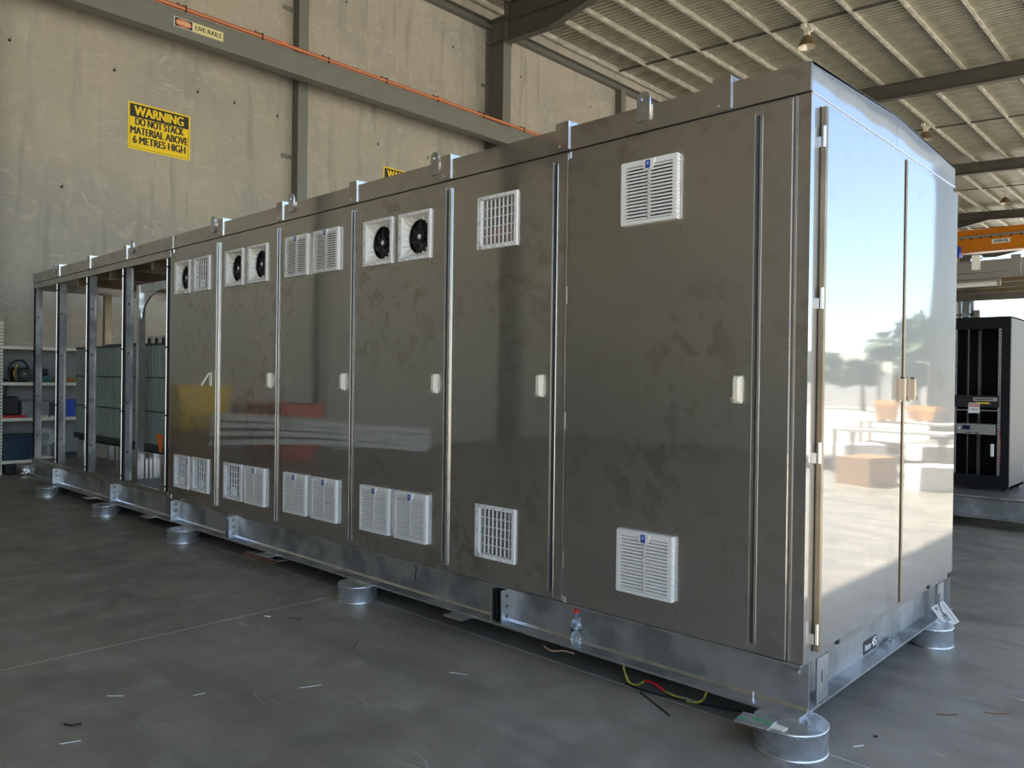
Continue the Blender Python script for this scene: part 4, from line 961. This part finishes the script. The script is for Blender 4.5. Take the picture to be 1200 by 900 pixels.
MB().box(-1.13, -1.005, RY0-.024, RY0-.020, 1.345, 1.475, 'paper').box(-1.12, -1.015, RY0-.0245, RY0-.024, 1.425, 1.465, 'signblack').box(-1.115, -1.02, RY0-.025, RY0-.0245, 1.43, 1.46, 'signred').build('card', dg)
put_text('DANGER', .025, 'paper', FY, (-1.067, RY0-.026, 1.445), dg, w=.08)
put_text('CHECK OFF', .02, 'signblack', FY, (-1.067, RY0-.026, 1.39), dg, w=.085)
ru = thing('rack_controller', 'silver-grey rack unit with a blue display, lower in the rack', 'controller')
MB().box(-1.27, -.835, RY0-.015, RY0+.3, 1.075, 1.205, 'unitgrey').build('chassis', ru, bevel=.003)
MB().box(-1.20, -1.11, RY0-.018, RY0-.015, 1.13, 1.185, 'screen').build('display', ru)
MB().cyl((-1.235, RY0-.026, 1.15), .014, .011, 'white', 1, 14).build('knob', ru)
MB().box(-1.14, -1.09, RY0-.018, RY0-.015, 1.09, 1.102, 'gap').box(-1.05, -1.02, RY0-.018, RY0-.015, 1.085, 1.098, 'gap').box(-1.16, -1.145, RY0-.018, RY0-.015, 1.09, 1.10, 'red').build('buttons', ru)
MB().tube(smooth_path([(-.83, RY0-.01, 1.14), (-.79, RY0-.02, 1.12), (-.775, RY0-.01, 1.0), (-.78, RY0-.01, .7)]), .004, 'red', 6).build('red_lead', ru)
tag(MB().box(-.885, -.845, RY0-.01, RY0+.02, .80, .96, 'white').build('power_plug', bevel=.01), 'white moulded plug hanging in the lower right of the rack', 'plug')
tag(MB().prism([(-1.37, .45), (-1.28, .49), (-1.24, .43), (-1.36, .43)], 1, RY0+.06, RY0+.07, 'paper').build('paper_sheet'), 'crumpled white paper at the bottom of the rack', 'paper')

# ================================================================== OUTSIDE AND BEHIND THE CAMERA: seen only mirrored in the steel
def tree(x, y, h, r, label, seed):
    t = thing('tree', label, 'tree', None, (x, y, 0)); R = random.Random(seed)
    MB().cyl((0, 0, 0), .25, h*.5, 'trunk', 2, 8, .15).build('trunk', t)
    mb = MB()
    for k in range(420):
        a = R.uniform(0, 6.28); e = R.uniform(-.8, 1.2); q = r*R.uniform(.5, 1)
        c = Vector((q*math.cos(a)*math.cos(e), q*math.sin(a)*math.cos(e), h*.66+q*.75*math.sin(e)))
        d1 = Vector((R.uniform(-1, 1), R.uniform(-1, 1), R.uniform(-1, 1))).normalized()*R.uniform(.25, .5); d2 = d1.cross(Vector((R.uniform(-1, 1), R.uniform(-1, 1), 1))).normalized()*R.uniform(.2, .45)
        mb.add([c-d1, c+d2, c+d1, c-d2], [(0, 1, 2, 3)], 'leaf')
    mb.build('crown', t, kind='stuff')
tree(20.5, 51, 4.0, 1.8, 'rounded dark tree beyond the yard, mirrored in the left end door', 1)
tree(16.6, 47.5, 3.5, 1.2, 'lower dark tree left of the palm, mirrored in the left end door', 2)
tree(14.9, 52.5, 3.4, 1.2, 'broad tree mirrored in the right end door', 3)
tree(11.6, 44.5, 6.2, 2.3, 'tallest broad tree mirrored near the right edge of the end doors', 4)
tree(10.0, 50, 6.4, 2.3, 'dark tree mirrored beside the column in the right end door', 6)
pt = thing('palm_tree', 'single fan palm beyond the yard, mirrored in the left end door', 'tree', None, (13.4, 41.5, 0))
MB().tube([(0, 0, 0), (.05, 0, 2), (0, 0, 4.0)], .14, 'trunk', 8).build('trunk', pt)
mb = MB(); R = random.Random(9)
for k in range(34):
    a = R.uniform(0, 6.28); e = R.uniform(-.9, 1.3); d = Vector((math.cos(a)*math.cos(e), math.sin(a)*math.cos(e), math.sin(e))); s_ = Vector((-math.sin(a), math.cos(a), 0))
    p = Vector((0, 0, 4.0)); L_ = R.uniform(.9, 1.25); p1 = p+d*L_*.55; p2 = p+d*L_-Vector((0, 0, .35))
    mb.add([p, p1+s_*.26, p2+s_*.14, p2-s_*.14, p1-s_*.26], [(0, 1, 2, 3, 4)], 'leaf')
mb.build('crown', pt, kind='stuff')
yw = tag(MB().box(6.5, 60, 56.0, 56.2, -.02, 2.6, 'fence').build('yard_wall'), 'long pale yard wall below the trees, mirrored in the end doors', 'wall')
def bin_(x, y, mtl, label, w=1.2, h=1.15, z=0, dpt=1.0):
    t = thing('waste_bin', label, 'bin', None, (x, y, z)); W2, D2 = w/2, dpt/2
    v = []
    for (s, zz) in ((.82, .04), (1, h)): v += [(-W2*s, -D2*s, zz), (W2*s, -D2*s, zz), (W2*s, D2*s, zz), (-W2*s, D2*s, zz)]
    for (s, zz) in ((.94, h), (.77, .09)): v += [(-W2*s, -D2*s, zz), (W2*s, -D2*s, zz), (W2*s, D2*s, zz), (-W2*s, D2*s, zz)]
    mb = MB(); f = [(3, 2, 1, 0)]
    for k in range(3):
        for i in range(4): f.append((4*k+i, 4*k+(i+1) % 4, 4*k+4+(i+1) % 4, 4*k+4+i))
    f.append((12, 13, 14, 15)); mb.add(v, f, mtl); mb.build('bin_body', t)
    MB().box(-W2-.03, W2+.03, -D2-.03, -D2+.01, h-.10, h-.02, mtl).box(-W2-.03, W2+.03, D2-.01, D2+.03, h-.10, h-.02, mtl).build('rim', t)
    MB().box(-W2*.7, -W2*.4, -D2*.7, D2*.7, 0, .04, mtl).box(W2*.4, W2*.7, -D2*.7, D2*.7, 0, .04, mtl).build('skid', t)
bin_(-12.9, -2.95, 'binyellow', 'yellow bin stacked on the lower brown one by the back wall, mirrored at left', 1.1, .85, .66)
bin_(-12.9, -2.95, 'cardboard', 'lower brown bin by the back wall, mirrored in the far doors', 1.05, .62)
bin_(-12.9, -4.85, 'binred', 'red bin by the back wall, mirrored in the second and third doors', 1.5, 1.15)
# white curved covers in a stack on trestles
R = random.Random(4)
for k in range(4):
    t = MB(); L_ = 4.1; n = 16; v = []; 
    for i in range(n+1):
        s = i/n; z = .50+.125*k+.07*math.sin(s*3.0+.5*k)-.05*s; px_ = -11.65+.75*3.7*s; py_ = -2.85-.66*3.7*s
        for (dy, dz) in ((-.40, 0), (.40, 0), (.36, .085), (-.36, .085)): v.append((px_+.66*dy, py_+.75*dy, z+dz))
    f = [(3, 2, 1, 0), (4*n, 4*n+1, 4*n+2, 4*n+3)]+[(4*i+j, 4*i+(j+1) % 4, 4*i+4+(j+1) % 4, 4*i+4+j) for i in range(n) for j in range(4)]
    t.add(v, f, 'white'); tag(t.build('white_cover'), ['lowest', 'second lowest', 'second highest', 'topmost'][k]+' long white curved cover in the stack mirrored in the middle doors', 'cover', 'white curved covers stacked on trestles')
for q, nm in ((.12, 'far'), (.5, 'middle'), (.9, 'near')):
    x, y = -11.65+.75*3.7*q, -2.85-.66*3.7*q
    t = thing('trestle', 'steel trestle under the %s end of the white covers' % nm if nm != 'middle' else 'steel trestle under the middle of the white covers', 'trestle', None, (x, y, 0)); t.rotation_euler = (0, 0, math.atan2(-.66, .75))
    MB().box(-.03, .03, -.4, .4, .40, .45, 'beamgrey').build('top_rail', t)
    for yy in (-.35, .35):
        for sx in (-.2, .2): MB().tube([(sx, yy, 0), (0, yy, .41)], .02, 'beamgrey').build('leg', t)
# work tables and bins outside the open side, mirrored in the end doors
def bench(x, y, label, h=.85):
    t = thing('work_table', label, 'table', None, (x, y, 0))
    MB().box(-1.0, 1.0, -.45, .45, h-.05, h, 'fence').build('tabletop', t)
    for a in (-.92, .92):
        for b in (-.38, .38): MB().box(a-.03, a+.03, b-.03, b+.03, 0, h-.05, 'beamdark').build('leg', t)
    MB().box(-.9, .9, -.35, .35, .25, .28, 'cardboard').build('lower_shelf', t)
bench(4.35, 15.75, 'work table carrying two orange bins, mirrored behind the end door handles')
bench(3.4, 11.9, 'work table with brown lower shelf, mirrored in the middle of the end doors')
bin_(4.66, 15.45, 'paleorange', 'narrow tapered orange bin on the work table, mirrored left of the door gap', .42, .48, .85, .4)
bin_(4.02, 15.95, 'paleorange', 'wide orange bin on the work table, mirrored right of the door gap', .62, .36, .85, .4)
rr = random.Random(12)
for k, (x, y) in enumerate([(2.2, 10.3), (3.3, 10.2), (4.9, 12.3), (2.1, 13.4), (3.2, 13.7), (4.6, 13.6), (2.6, 15.4), (5.2, 16.8), (3.4, 16.6)]):
    nm = [('paper', 'white'), ('cardboard', 'brown'), ('darkgrey', 'black'), ('unitgrey', 'grey'), ('fence', 'pale')][k % 5]; t = tag(MB().box(-.3, .3, -.4, .4, 0, rr.uniform(.2, .6), nm[0]).build('crate'), '%s crate %s, mirrored low in the end doors' % (nm[1], 'nearer the enclosure' if k < 5 else 'farther from the enclosure'), 'crate', 'loose crates mirrored in the end doors'); t.location = (x, y, 0); t.rotation_euler = (0, 0, rr.uniform(0, 1.5))
